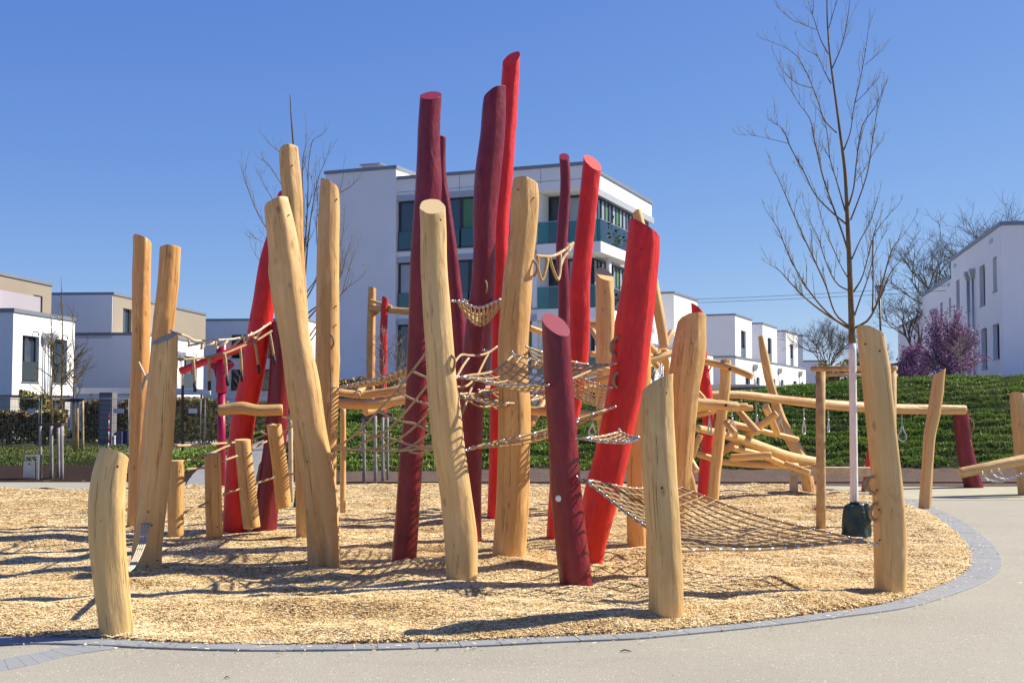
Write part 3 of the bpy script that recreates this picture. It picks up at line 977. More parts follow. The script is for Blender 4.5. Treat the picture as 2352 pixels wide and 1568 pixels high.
post('P16', 'tallest bright red post in the middle of the play area',
     [(1174, 136, 42), (1170, 214, 42), (1162, 304, 44), (1157, 394, 44), (1150, 484, 43), (1147, 564, 42), (1147, 660, 40), (1147, 800, 40), (1144, 900, 38), (1141, 1050, 37), (1138, 1202, 38)], 'red', cut=(-.5, -.95, 1))
post('P13', 'pale wooden post with a visible round cut top at the centre front',
     [(994, 474, 62), (996, 530, 62), (997, 598, 63), (1004, 703, 66), (1011, 800, 66), (1016, 876, 68), (1026, 966, 74), (1033, 1026, 75), (1050, 1137, 73), (1060, 1230, 77), (1063, 1354, 73)], cut=(.08, -.72, 1), tint=(1.02, 1.06, 1.06), bev=.008)
post('P17', 'thick wooden post with a rounded top, right of the maroon centre post',
     [(1206, 420, 58), (1205, 450, 66), (1203, 518, 63), (1195, 590, 64), (1189, 640, 68), (1186, 690, 70), (1180, 756, 71), (1177, 846, 69), (1181, 936, 74), (1180, 1026, 74), (1178, 1137, 75), (1167, 1303, 74)], cut=(.2, .35, 1), tint=(1, .90, .74), bev=.035)
post('P18', 'thin knobbly maroon post in front of the apartment balconies',
     [(1296, 360, 24), (1299, 413, 25), (1294, 503, 27), (1290, 572, 27), (1295, 653, 26), (1295, 728, 26), (1299, 900, 26), (1303, 1205, 28)], 'maroon', cut=(0, -.9, 1))
post('P19', 'slender red post with a slanted cut top in front of the balconies',
     [(1361, 373, 44), (1355, 430, 44), (1347, 503, 44), (1338, 590, 45), (1332, 653, 48), (1332, 740, 48), (1328, 820, 46), (1315, 915, 44), (1300, 1000, 44), (1284, 1120, 42), (1274, 1250, 42)], 'red', cut=(.65, -.8, 1))
post('P22', 'wooden post with a slanted pale top between the two big red posts',
     [(1388, 629, 42), (1390, 713, 43), (1391, 820, 42), (1392, 960, 41), (1398, 1080, 38), (1403, 1188, 36)], cut=(.3, -.75, 1), tint=(1, .95, .85))
post('P26', 'wooden post hidden behind the thick red post and the front stump',
     [(1477, 777, 36), (1475, 860, 42), (1470, 936, 44), (1464, 1040, 46), (1462, 1140, 45), (1465, 1272, 46)], tint=ORANGE)
post('P21', 'thick leaning bright red post with a sloping top, right of centre',
     [(1479, 523, 74), (1476, 569, 78), (1470, 630, 79), (1460, 710, 81), (1450, 790, 82), (1439, 876, 82), (1427, 936, 80), (1415, 996, 80), (1402, 1056, 82), (1383, 1130, 84), (1368, 1200, 76), (1352, 1311, 56)], 'red', cut=(.62, .05, 1), bev=.016)
post('P20', 'short maroon post with a slanted round top in the front row',
     [(1276, 744, 64), (1278, 790, 66), (1281, 846, 67), (1287, 936, 68), (1293, 1026, 69), (1299, 1137, 72), (1311, 1240, 73), (1326, 1356, 73)], 'maroon', cut=(.42, -.72, 1), bev=.008)
post('P24', 'wooden post with a broad rounded top behind the front right stump',
     [(1590, 735, 62), (1585, 790, 74), (1579, 840, 76), (1573, 876, 72), (1567, 981, 62), (1560, 1101, 54), (1550, 1260, 52)], cut=(-.15, .5, 1), tint=(0.98, .93, .83), bev=.02, lean=-.05)
post('P26b', 'short stump almost hidden behind the front right stump',
     [(1515, 940, 48), (1512, 1100, 50), (1508, 1250, 50), (1507, 1340, 48)], tint=HONEY)
post('P25', 'stout wooden stump with a sloping top at the front, right of centre',
     [(1513, 880, 70), (1511, 910, 77), (1511, 960, 80), (1514, 1026, 83), (1520, 1137, 84), (1527, 1250, 83), (1531, 1350, 84), (1532, 1434, 84)], cut=(-.5, .35, 1), tint=(0.95, .95, .90), bev=.014)
post('P27', 'thick wooden post near the kerb at the right front',
     [(1999, 764, 60), (2006, 816, 63), (2013, 870, 64), (2019, 921, 65), (2029, 1011, 66), (2040, 1116, 69), (2046, 1220, 73), (2044, 1371, 70)], cut=(.4, .4, 1), tint=(0.98, .97, .92), bev=.02)
post('P28', 'slim leaning wooden post on a steel foot at the right kerb',
     [(2158, 854, 25), (2152, 900, 28), (2146, 945, 29), (2136, 996, 27), (2131, 1056, 26), (2126, 1137, 27), (2124, 1172, 28)], cut=(-.6, .2, 1), tint=(0.95, .88, .80))
post('P29', 'wooden post cut off by the right edge of the picture',
     [(2338, 906, 36), (2346, 960, 44), (2354, 1040, 46), (2363, 1139, 46)], cut=(.2, .3, 1), tint=(0.95, .88, .80), bev=.02)
post('P30', 'leaning maroon post under the right end of the long beam',
     [(2205, 936, 34), (2210, 980, 36), (2218, 1041, 37), (2228, 1085, 39), (2237, 1122, 42)], 'maroon', cut=(0, -.3, 1))
post('P32', 'small red post with a rope ring behind the white tree trunk',
     [(2012, 960, 24), (2006, 1030, 25), (1998, 1090, 26), (1991, 1131, 27)], 'red')
post('P33', 'bent red post with a pointed top behind the log tangle',
     [(1601, 706, 25), (1605, 760, 26), (1612, 830, 27), (1619, 891, 30), (1627, 951, 29), (1625, 1010, 28), (1618, 1080, 26), (1614, 1160, 27)], 'red', cut=(.75, .1, 1))
post('P34', 'plain wooden upright carrying the beams right of the red bent post',
     [(1667, 828, 24), (1665, 890, 24), (1659, 940, 24), (1650, 1020, 26), (1641, 1100, 26), (1636, 1173, 27)], cut=(.1, .3, 1), tint=(1, .93, .82), bev=.02)
post('P35', 'bowed pole on a steel shoe propping up the log tangle',
     [(1747, 773, 13), (1756, 820, 20), (1766, 870, 20), (1780, 920, 22), (1793, 960, 24), (1811, 1000, 26), (1830, 1032, 28), (1845, 1065, 29), (1853, 1095, 29), (1858, 1136, 29)], cut=(-.3, .4, 1), tint=(0.98, .91, .82))
post('P36', 'distant wooden post on the hill crest in front of the apartment wall',
     [(855, 662, 18), (852, 760, 20), (851, 850, 20), (850, 962, 21)], cut=(.2, .3, 1), tint=ORANGE)
post('P37', 'distant slim red post on the hill crest beside a bare sapling',
     [(885, 684, 15), (882, 740, 17), (880, 820, 18), (879, 965, 19)], 'red', cut=(.5, .2, 1))

# painted foot collar and hardware -------------------------------------------------
def surf(key, px, py, out=0.0):
    """point on the camera-facing surface of a post at pixel px,py"""
    d = POSTS[key]
    P = d['P']; R = d['R']
    best = min(range(len(P) - 1), key=lambda i: abs(((P[i] + P[i + 1]) / 2).z - W(px, py, (P[i].y + P[i + 1].y) / 2).z))
    a, b = P[best], P[best + 1]
    z = W(px, py, a.y).z
    t = max(0, min(1, (z - a.z) / (b.z - a.z))) if abs(b.z - a.z) > 1e-6 else 0
    c = a.lerp(b, t); r = R[best] * (1 - t) + R[best + 1] * t
    w = W(px, py, c.y)
    dx = max(-0.98 * r, min(0.98 * r, w.x - c.x))
    yy_ = c.y - math.sqrt(max(0, r * r - dx * dx)) - out
    return W(px, py, yy_)

SCREW_ME = None
def screw_mesh(r=0.008, h=0.008):
    mb = MB(); n = 8
    for z in (0, h):
        for k in range(n):
            mb.v.append((r * math.cos(2 * math.pi * k / n), r * math.sin(2 * math.pi * k / n), z))
    for k in range(n):
        mb.f.append((k, (k + 1) % n, n + (k + 1) % n, n + k))
    mb.f.append(tuple(range(n, 2 * n)))
    me = bpy.data.meshes.new('screw'); me.from_pydata(mb.v, [], mb.f); me.materials.append(SCREW)
    return me
SCREW_ME = screw_mesh()
def screws(key, pts):
    d = POSTS[key]; o = d['o']
    for (x, y) in pts:
        p = surf(key, x, y, -0.006)
        s_ = bpy.data.objects.new('screw', SCREW_ME)
        s_.location = p - o.location
        s_.rotation_euler = (math.pi / 2, 0, 0)
        link(s_, o)
screws('P1', [(346 / 3.92 * .784 + 0 + 201, 1071), (230, 1195)])
screws('P4', [(335, 1087), (337, 1111), (341, 1175), (349, 1206), (338, 1299), (362, 1286)])
screws('P9', [(620, 505), (664, 494), (690, 1000), (706, 1060)])
screws('P10', [(645, 372), (672, 380), (651, 410)])
screws('P11', [(774, 458), (772, 703), (772, 746)])
screws('P13', [(982, 500), (1012, 505), (998, 760)])
screws('P17', [(1190, 436), (1226, 455), (1185, 1122)])
screws('P21', [(1473, 572), (1452, 935), (1443, 905), (1449, 930)])
screws('P25', [(1530, 902), (1520, 1120)])
screws('P24', [(1601, 760)])
screws('P27', [(1987, 790), (2020, 806), (2018, 1170), (2014, 1125), (2020, 1240)])
screws('P20', [(1297, 785)])

def handle(key, pts, r=0.016, mat=ROPE_OLD, Y=None):
    """rope grip: polyline of pixels bulging out from the post"""
    o = POSTS[key]['o']
    yv = Y
    n = len(pts)
    W3 = []
    for i, (x, y) in enumerate(pts):
        b = math.sin(math.pi * i / (n - 1))
        base = surf(key, x, y)
        W3.append(W(x, y, base.y - 0.05 * b + 0.01))
    C = catmull(W3, 0.02)
    mb = MB().tube([Vector(p) for p in C], r, 8)
    mb.build('rope_handle', mat, o, smooth=True, world=True)
handle('P21', [(1422, 772), (1411, 780), (1404, 792), (1405, 808), (1415, 817)])
handle('P21', [(1420, 855), (1412, 860), (1409, 872), (1411, 884), (1418, 890)])
handle('P15', [(1114, 643), (1117, 650), (1118, 665), (1116, 672)], .012)
handle('P11', [(760, 768), (765, 775), (766, 790), (761, 799)], .012)
handle('P27', [(2014, 1155), (2003, 1163), (1999, 1177), (2003, 1190), (2015, 1196)])
handle('P27', [(2008, 1094), (1996, 1098), (1992, 1110), (1996, 1125), (2010, 1134)], .014)
handle('P33', [(1622, 830), (1631, 833), (1633, 842), (1628, 851)], .012)
handle('P33', [(1622, 866), (1628, 870), (1630, 880), (1627, 887)], .012)
handle('P30', [(2224, 958), (2234, 966), (2236, 982), (2230, 994)], .012)
handle('P30', [(2222, 1006), (2228, 1012), (2230, 1024), (2227, 1032)], .012)
handle('P17', [(1224, 598), (1232, 606), (1233, 622), (1226, 634)], .014)
handle('P32', [(1998, 1092), (1989, 1100), (1984, 1114), (1990, 1130), (2001, 1134)], .022)
handle('P13', [(1036, 900 - 84), (1043, 822), (1044, 838), (1040, 852)], .012)
# white disc on the short maroon post
p = surf('P20', 1283, 1144, -0.004)
mb = MB(); n = 24
for rr_, yo in ((0.027, 0.0), (0.027, -0.010), (0.020, -0.014)):
    for k in range(n):
        mb.v.append((p.x + rr_ * math.cos(2 * math.pi * k / n), p.y + yo, p.z + rr_ * math.sin(2 * math.pi * k / n)))
for i in range(2):
    for k in range(n):
        mb.f.append((i * n + k, i * n + (k + 1) % n, (i + 1) * n + (k + 1) % n, (i + 1) * n + k))
mb.f.append(tuple(range(2 * n, 3 * n)))
o = mb.build('marker_disc', plain('white_plastic', (0.75, 0.75, 0.73), 0.4, 0, 0.05), POSTS['P20']['o'], world=True)
# steel feet
for key in ('P28', 'P35'):
    P = POSTS[key]['P']
    q = P[1]
    MB().bar((q.x, q.y, -0.05), (q.x, q.y, 0.1), 0.10, 0.05).build('steel_foot', STEEL_MATT, POSTS[key]['o'], world=True)
    POSTS[key]['o'].data.transform(Matrix.Translation((0, 0, 0.0)))

# ------------------------------------------------------------------ suspended step logs
def log_thing(name, label, cat, pts, tint=(1, 1, 1), group=None, kind='wood', bev=0.01, cut=None, cut0=None):
    """pts: (x, y, width, Y)"""
    _seed[0] += 13
    P = [W(x, y, Y) for x, y, w, Y in pts]; R = [w / 2 * Y / FOC for x, y, w, Y in pts]
    bm = log_mesh(P, R, _seed[0], bev=bev, cut=cut, cut0=cut0, seg=20)
    o = finish_log(bm, name, MATS[kind], P[0], None, (*tint, 1))
    o.location = P[0]
    tag(o, label, cat, group)
    return o

STEPS = []
sdat = [((404, 1232), (406, 1056), 36, 13.0, 'hanging step log nearest the slanted-top left post'),
        ((493, 1233), (488, 1041), 38, 13.3, 'second hanging step log from the left, in front of the curved red post'),
        ((579, 1213), (557, 1009), 37, 13.7, 'third hanging step log from the left, overlapping the red post'),
        ((652, 1167), (629, 974), 34, 14.0, 'highest hanging step log, beside the leaning wooden post')]
for (b_, t_, w_, Y_, lb) in sdat:
    m_ = ((b_[0] + t_[0]) / 2 + RNG.uniform(-2, 2), (b_[1] + t_[1]) / 2)
    o = log_thing('step_log', lb, 'step log', [(*b_, w_, Y_), (*m_, w_ + 1, Y_), (*t_, w_ - 1, Y_)], (1, .93, .8), 'suspended step logs', cut=(0, -.1, 1))
    STEPS.append(o)
    for fy in (0.12, 0.85):
        x = b_[0] * (1 - fy) + t_[0] * fy + 7; y = b_[1] * (1 - fy) + t_[1] * fy
        s_ = bpy.data.objects.new('screw', SCREW_ME)
        s_.location = W(x, y, Y_ - w_ / 2 * Y_ / FOC * 0.9) - o.location
        s_.rotation_euler = (math.pi / 2, 0, 0)
        link(s_, o)
# ------------------------------------------------------------------ ropes and nets
def tubes(name, polys, r, mat, parent, n=6, step=0.05, smooth=True):
    mb = MB()
    for P in polys:
        C = catmull(P, step)
        mb.tube([Vector(p) for p in C], r, n)
    return mb.build(name, mat, parent, smooth=smooth, world=True)

def clamp_mesh():
    mb = MB().tube([(0, 0, -0.018), (0, 0, -0.014), (0, 0, 0.014), (0, 0, 0.018)], [0.013, 0.0165, 0.0165, 0.013], 10)
    me = bpy.data.meshes.new('clamp'); me.from_pydata(mb.v, [], mb.f); me.materials.append(STEEL)
    me.polygons.foreach_set('use_smooth', [True] * len(me.polygons))
    return me
CLAMP_ME = clamp_mesh()
def clamp(root, p, d, s=1.0):
    o = bpy.data.objects.new('clamp', CLAMP_ME)
    o.location = Vector(p) - root.location
    o.rotation_mode = 'QUATERNION'
    o.rotation_quaternion = Vector(d).to_track_quat('Z', 'X')
    o.scale = (s * .85, s * .85, s)
    return link(o, root)

def bead(mb, p, r):
    k = len(mb.v)
    p = Vector(p)
    for d in ((1, 0, 0), (-1, 0, 0), (0, 1, 0), (0, -1, 0), (0, 0, 1), (0, 0, -1)):
        mb.v.append(tuple(p + Vector(d) * r))
    mb.f += [tuple(k + i for i in t) for t in ((0, 2, 4), (2, 1, 4), (1, 3, 4), (3, 0, 4), (2, 0, 5), (1, 2, 5), (3, 1, 5), (0, 3, 5))]

def eyebolt(root, p, to):
    """forged eye and short chain between post and rope end"""
    p, to = Vector(p), Vector(to)
    mb = MB()
    d = (to - p)
    L = d.length
    d = d.normalized() if L > 1e-6 else Vector((1, 0, 0))
    mb.tube([p - d * 0.03, p], 0.012, 8)
    m = max(2, int(L / 0.03))
    for i in range(m):
        c = p + d * (L * (i + 0.5) / m)
        s1 = d.orthogonal().normalized() if i % 2 else d.cross(d.orthogonal()).normalized()
        ring = [c + d * (L / m * 0.75 * math.cos(t)) + s1 * (0.012 * math.sin(t)) for t in [2 * math.pi * k / 8 for k in range(9)]]
        mb.tube(ring, 0.0042, 5, cap=False)
    return mb.build('shackle_chain', STEEL, root, smooth=True, world=True)

def net(label, A, B, C, D, nu, nv, sag=0.1, inset=0.04, r=0.0075, re=0.011, anchors=(), clamps=(1, 1, 1, 1), group='rope nets between the posts', mat=None, bulge=0.0):
    """four-cornered rope net; u runs A->B, v runs A->D"""
    mat = mat or ROPE
    A, B, C, D = [Vector(p) for p in (A, B, C, D)]
    cen = (A + B + C + D) / 4
    def P(u, v):
        # edges pulled inwards like a tensioned net
        su, sv = math.sin(math.pi * u), math.sin(math.pi * v)
        p = (A * (1 - u) + B * u) * (1 - v) + (D * (1 - u) + C * u) * v
        du = ((B - A) * (1 - v) + (C - D) * v); dv = ((D - A) * (1 - u) + (C - B) * u)
        p = p + dv * (inset * su * (1 - 2 * v)) + du * (inset * sv * (1 - 2 * u))
        p.z -= sag * (0.75 * su * sv + 0.25 * max(su, sv) * min(1, su + sv))
        return p
    root = thing('rope_net', label, 'net', A, group=group)
    def line(f, n):
        return [f(i / n) for i in range(n + 1)]
    for i in range(nu + 1):
        u = i / nu
        tubes('edge_rope' if i in (0, nu) else 'rope', [line(lambda t: P(u, t), 10)], re if i in (0, nu) else r, mat, root, 6, 0.08)
    for j in range(nv + 1):
        v = j / nv
        tubes('edge_rope' if j in (0, nv) else 'rope', [line(lambda t: P(t, v), 10)], re if j in (0, nv) else r, mat, root, 6, 0.08)
    mb = MB()
    for i in range(1, nu):
        for j in range(1, nv):
            bead(mb, P(i / nu, j / nv), r * 1.9)
    if mb.v:
        o = mb.build('knots', mat, root, world=True); o['kind'] = 'stuff'
    e = 0.02
    for i in range(1, nu):
        u = i / nu
        if clamps[0]: clamp(root, P(u, 0), P(u + e, 0) - P(u - e, 0))
        if clamps[2]: clamp(root, P(u, 1), P(u + e, 1) - P(u - e, 1))
    for j in range(1, nv):
        v = j / nv
        if clamps[3]: clamp(root, P(0, v), P(0, v + e) - P(0, v - e))
        if clamps[1]: clamp(root, P(1, v), P(1, v + e) - P(1, v - e))
    for corner, (a, other) in zip((A, B, C, D), ((A, cen), (B, cen), (C, cen), (D, cen))):
        clamp(root, corner + (cen - corner).normalized() * 0.04, cen - corner, 1.25)
    for cidx, pt in anchors:
        eyebolt(root, pt, (A, B, C, D)[cidx])
    return root

def ropes(name, label, cat, polys, r, mat=None, group=None, clamps=(), beads=(), eyes=(), n=7):
    """loose ropes given as polylines of (x, y, Y)"""
    mat = mat or ROPE
    P = [[W(*q) for q in pl] for pl in polys]
    root = thing(name, label, cat, P[0][0], group=group)
    for k, pl in enumerate(P):
        tubes('rope', [pl], r, mat, root, n, 0.04)
    for (i, t) in clamps:
        c = catmull(P[i], 0.02); k = int(t * (len(c) - 2))
        clamp(root, c[k], Vector(c[k + 1] - c[k]), r / 0.0115)
    for (a, b) in eyes:
        eyebolt(root, W(*a), W(*b))
    return root

# the big low net at the right
net('large low rope net hanging close to the chips at right front',
    W(1342, 1102, 10.15), W(1540, 1112, 12.6), W(1990, 1245, 9.95), W(1560, 1266, 8.95), 14, 14, 0.16, 0.035, 0.0092, 0.0125,
    anchors=((0, surf('P20', 1325, 1095)), (2, W(2012, 1249, 9.95)), (3, W(1548, 1262, 8.85))), clamps=(1, 1, 1, 1), mat=ROPE_OLD)
# centre hammock
net('fan-shaped rope hammock between the pale centre posts',
    W(1056, 867, 10.4), W(1180, 815, 11.5), W(1395, 838, 11.5), W(1246, 884, 10.25), 10, 11, 0.18, 0.06, 0.0085, 0.013,
    anchors=((0, W(1044, 866, 10.35)), (1, W(1177, 810, 11.45)), (2, W(1412, 835, 11.4)), (3, W(1256, 884, 10.2))), clamps=(0, 1, 0, 1))
# net panel behind the short maroon post
net('fine-meshed net panel between the maroon stump and the leaning red post',
    W(1312, 856, 12.6), W(1398, 890, 11.5), W(1384, 938, 11.9), W(1306, 902, 13.0), 8, 7, 0.05, 0.02, 0.0075, 0.011, anchors=((1, W(1404, 890, 11.4)),))
net('upper rope net reaching from the wooden post to the red post',
    W(1216, 800, 11.6), W(1400, 846, 12.4), W(1340, 868, 13.2), W(1222, 838, 13.4), 7, 6, 0.08, 0.03, 0.0085, 0.012, anchors=((0, W(1210, 797, 11.5)),))
# slack net seen almost edge-on, centre to red post
net('long sagging rope net from the pale centre post to the leaning red post',
    W(1082, 1029, 10.5), W(1393, 941, 11.25), W(1330, 968, 12.3), W(1150, 1015, 12.4), 9, 5, 0.10, 0.03, 0.0085, 0.013,
    anchors=((0, W(1071, 1033, 10.4)), (1, W(1409, 935, 11.2))), clamps=(1, 0, 1, 0))
# little triangular net in front of the red post
net('small flat net stretched between maroon stump and front right stump',
    W(1336, 1007, 10.0), W(1424, 992, 10.8), W(1470, 1006, 9.8), W(1430, 1016, 9.8), 6, 5, 0.035, 0.02, 0.008, 0.012,
    anchors=((0, W(1325, 1006, 10.1)), (1, W(1422, 986, 11.15))))
# upper hammock
net('small hammock net hung high between the centre posts',
    W(1050, 692, 12.0), W(1150, 690, 11.9), W(1150, 688, 13.3), W(1062, 690, 13.5), 10, 7, 0.27, 0.02, 0.010, 0.013,
    anchors=((0, W(1041, 691, 12.0)), (1, W(1158, 690, 11.85))), clamps=(1, 0, 0, 0))
# net at the left, seen edge-on
net('shallow rope net seen edge-on between left post and maroon giant',
    W(782, 889, 12.45), W(934, 846, 12.3), W(940, 862, 14.5), W(800, 884, 14.6), 12, 6, 0.06, 0.03, 0.010, 0.013,
    anchors=((0, W(771, 890, 12.45)), (1, W(944, 843, 12.2))), clamps=(1, 0, 1, 1))
# low ropes in the centre
net('tangle of slack rope mesh between the maroon and wooden centre posts',
    W(1050, 905, 11.2), W(1156, 888, 12.2), W(1254, 912, 12.6), W(1150, 928, 11.2), 6, 5, 0.10, 0.05, 0.010, 0.013, clamps=(1, 1, 1, 1))

# climbing net, rope by rope
def z1(x, y, Y): return ((1000 + x / 5.2275) * .784, (1050 + y / 5.2275) * .784, Y)
cl = [
    [(752, 1038, 11.55), z1(0, 1310, 11.55), z1(270, 1115, 11.5), z1(560, 800, 11.45), z1(840, 500, 11.4), z1(1080, 195, 11.35), (980, 808, 11.3)],
    [(752, 1040, 11.55), z1(0, 1385, 11.5), z1(210, 1395, 11.35), z1(470, 1405, 11.15), z1(710, 1410, 11.0), z1(970, 1405, 10.85), z1(1220, 1375, 10.7), (1004, 1030, 10.55)],
    [z1(1080, 195, 11.35), z1(1320, 300, 11.1), (1004, 880, 10.5)],
    [z1(840, 500, 11.4), z1(1130, 640, 11.1), z1(1340, 710, 10.8), (1010, 950, 10.5)],
    [z1(560, 800, 11.45), z1(860, 945, 11.2), z1(1160, 1010, 10.9), z1(1340, 1095, 10.7), (1012, 990, 10.5)],
    [z1(270, 1115, 11.5), z1(565, 1190, 11.25), z1(850, 1250, 11.0), z1(1090, 1330, 10.8), z1(1260, 1345, 10.65), (1010, 1020, 10.5)],
    [z1(210, 1395, 11.35), z1(270, 1325, 11.35), z1(560, 1190, 11.25), z1(860, 945, 11.2), z1(1130, 640, 11.1), z1(1320, 400, 11.0), (1000, 860, 10.6)],
    [z1(470, 1405, 11.15), z1(850, 1250, 11.0), z1(1160, 1010, 10.9), z1(1345, 820, 10.8), (1010, 930, 10.6)],
    [z1(710, 1410, 11.0), z1(960, 1390, 10.85), z1(1090, 1330, 10.8), z1(1300, 1170, 10.7), (1010, 990, 10.55)],
    [z1(1040, 1420, 10.8), z1(1180, 1450, 10.75), z1(1300, 1420, 10.65), (1006, 1028, 10.55)],
]
root = ropes('climbing_net', 'open diamond climbing net between leaning post and centre post', 'net', cl, 0.0115, ROPE, 'rope nets between the posts',
             eyes=(((750, 1039, 11.6), (762, 1037, 11.5)), ((979, 806, 11.5), (978, 812, 11.35))))
for q in ((1080, 195, 11.35), (840, 500, 11.4), (560, 800, 11.45), (270, 1115, 11.5), (240, 1360, 11.35), (510, 1390, 11.15), (755, 1395, 11.0), (1250, 1390, 10.7)):
    p = W(*z1(*q)); clamp(root, p + Vector((0.03, 0, -0.01)), (1, 0, -.45), 1.05)
# ropes right of the pale post
def z2(x, y, Y): return ((1350 + x / 5.2257) * .784, (1000 + y / 5.2257) * .784, Y)
ropes('climbing_rope', 'tensioned ropes crossing in front of the centre maroon post', 'rope', [
    [(1040, 838, 10.5), z2(0, 210, 10.9), z2(140, 215, 11.3), z2(430, 165, 12.4), z2(540, 95, 12.8), (1128, 808, 12.9)],
    [(1048, 868, 10.6), z2(0, 430, 10.8), z2(120, 250, 11.3)],
    [z2(430, 165, 12.4), z2(330, 360, 12.1), z2(220, 600, 11.7), z2(110, 840, 11.3), z2(10, 1110, 11.0), (1052, 960, 10.9)],
    [(1046, 888, 10.7), z2(80, 685, 11.2), z2(190, 600, 11.6), (1090, 874, 11.9)],
    [(1050, 918, 10.7), z2(60, 840, 11.2), z2(110, 840, 11.3), z2(240, 820, 11.8), z2(380, 750, 12.6), (1152, 903, 13.0)],
    [z2(0, 830, 11.0), z2(110, 900, 11.3), z2(250, 975, 11.8), z2(370, 1000, 12.2), z2(580, 930, 12.9)],
    [z2(130, 860, 11.4), z2(360, 890, 12.2), z2(580, 905, 12.9)],
    [z2(240, 830, 11.8), z2(400, 930, 12.3), z2(550, 1030, 12.8)],
], 0.0115, ROPE, eyes=(((1112, 804, 13.0), (1126, 808, 12.9)), ((1100, 895, 13.0), (1113, 901, 12.8))), clamps=((0, 0.55), (0, 0.9), (1, 0.95), (4, 0.3), (4, 0.8), (5, 0.1)))
# sagging rope with loops, high right of the wooden post
def z7(x, y, Y): return ((1500 + x / 2.613) * .784, (450 + y / 2.613) * .784, Y)
lp = [[z7(180, 782, 11.9), z7(280, 788, 12.2), z7(380, 752, 12.8), z7(468, 685, 13.4)]]
lp.append([z7(196, 790, 11.95), z7(200, 880, 12), z7(228, 970, 12.05), z7(258, 890, 12.1), z7(275, 800, 12.15)])
lp.append([z7(288, 795, 12.2), z7(310, 870, 12.3), z7(355, 962, 12.5), z7(370, 880, 12.6), z7(372, 770, 12.7)])
lp.append([z7(372, 860, 12.7), z7(400, 790, 13), z7(440, 740, 13.2), z7(462, 695, 13.4)])
ropes('looped_rope', 'rope with hanging loops strung high between wooden and red post', 'rope', lp, 0.017, ROPE, clamps=((0, .35), (0, .65)))
# left swag ropes
sw = [[(404, 765, 11.2), (428, 772, 11.5), (444, 781, 11.8), (492, 781, 12.4), (549, 776, 13.2), (588, 763, 13.8), (621, 741, 14.2)]]
loops = []
def z7b(x, y, Y): return ((500 + x / 4.48) * .784, (950 + y / 4.48) * .784, Y)
def swag(p0, p1, drop, Y0, Y1):
    (x0, y0), (x1, y1) = p0, p1
    return [z7b(x0, y0, Y0), z7b(x0 + 4, y0 + drop * .55, Y0), z7b(x0 + (x1 - x0) * .3, y0 + drop, (Y0 + Y1) / 2), z7b(x0 + (x1 - x0) * .62, y0 * .38 + y1 * .62 + drop * .72, (Y0 + Y1) / 2), z7b(x1, y1, Y1)]
knots_ = [(235, 190, 11.9), (400, 212, 12.3), (590, 212, 12.8), (770, 200, 13.2), (960, 155, 13.6), (1080, 105, 13.9), (1245, 20, 14.2)]
for a, b in zip(knots_[:-1], knots_[1:]):
    sw.append(swag(a[:2], (b[0] - 18, b[1] + 4), 80 if a[0] < 900 else 60, a[2], b[2]))
ropes('swag_rope', 'pale rope with a row of small swags between left post and red post', 'rope', sw, 0.0125, ROPE_WHITE, clamps=((0, .36), (0, .5), (0, .64), (0, .78), (0, .9)), eyes=(((397, 762, 11.15), (406, 766, 11.2)),))
hr = [[(410, 825, 11.2), (444, 824, 11.7), (480, 819, 12.2), (516, 811, 12.6), (552, 797, 13.1), (588, 782, 13.5), (624, 760, 14.0)]]
hang = [((444, 825), (448, 900), 11.7), ((480, 820), (481, 897), 12.2), ((516, 812), (523, 886), 12.6), ((552, 799), (556, 876), 13.1), ((585, 785), (596, 858), 13.5), ((620, 765), (632, 838), 13.9)]
root = ropes('rope_fringe', 'brown rope with hanging rope ends tipped in black rubber', 'rope', hr, 0.013, ROPE_OLD)
for (a, b, Y) in hang:
    m = (a[0] * .28 + b[0] * .72, a[1] * .28 + b[1] * .72)
    e = tubes('hanging_rope', [[W(*a, Y), W((a[0] + m[0]) / 2 + .6, (a[1] + m[1]) / 2, Y), W(*m, Y)]], 0.0145, ROPE, root)
    tubes('rubber_tip', [[W(*m, Y), W(*b, Y)]], 0.0175, BLACK, e)
# ropes through the step logs
def s2(x, y, Y): return ((200 + x / 1.96) * .784, (1150 + y / 1.96) * .784, Y)
ropes('step_rope', 'ropes threading the hanging step logs together', 'rope', [
    [(398, 1023, 11.2), s2(700, 302, 12.0), s2(830, 294, 12.6), s2(955, 285, 13.6)],
    [s2(675, 390, 13.0), s2(800, 355, 13.3), s2(920, 305, 13.8), s2(1045, 270, 14.2), (653, 985, 14.4)],
    [s2(675, 440, 12.9), s2(780, 430, 13.2)],
    [s2(868, 398, 13.3), s2(970, 362, 13.6)],
    [s2(1050, 325, 13.7), s2(1140, 278, 13.9)],
    [s2(1225, 235, 14.0), s2(1282, 195, 14.0), (668, 972, 13.2)],
    [s2(890, 582, 13.3), s2(995, 550, 13.6)],
    [s2(1075, 522, 13.7), s2(1188, 485, 13.9)],
    [s2(665, 688, 12.9), s2(795, 632, 13.2)],
    [s2(1255, 468, 14.0), s2(1315, 464, 13.6)],
], 0.0125, ROPE, clamps=((0, .02), (1, .9)))
ropes('short_tether', 'short looped tether on the tall left post', 'rope', [
    [(319, 832, 14.7), (325, 845, 14.6), (333, 863, 14.4), (344, 864, 13.6)],
    [(333, 863, 14.4), (326, 885, 14.4), (323, 898, 14.4), (329, 890, 14.4), (336, 868, 14.4), (343, 885, 13.9)]], 0.013, ROPE_WHITE)
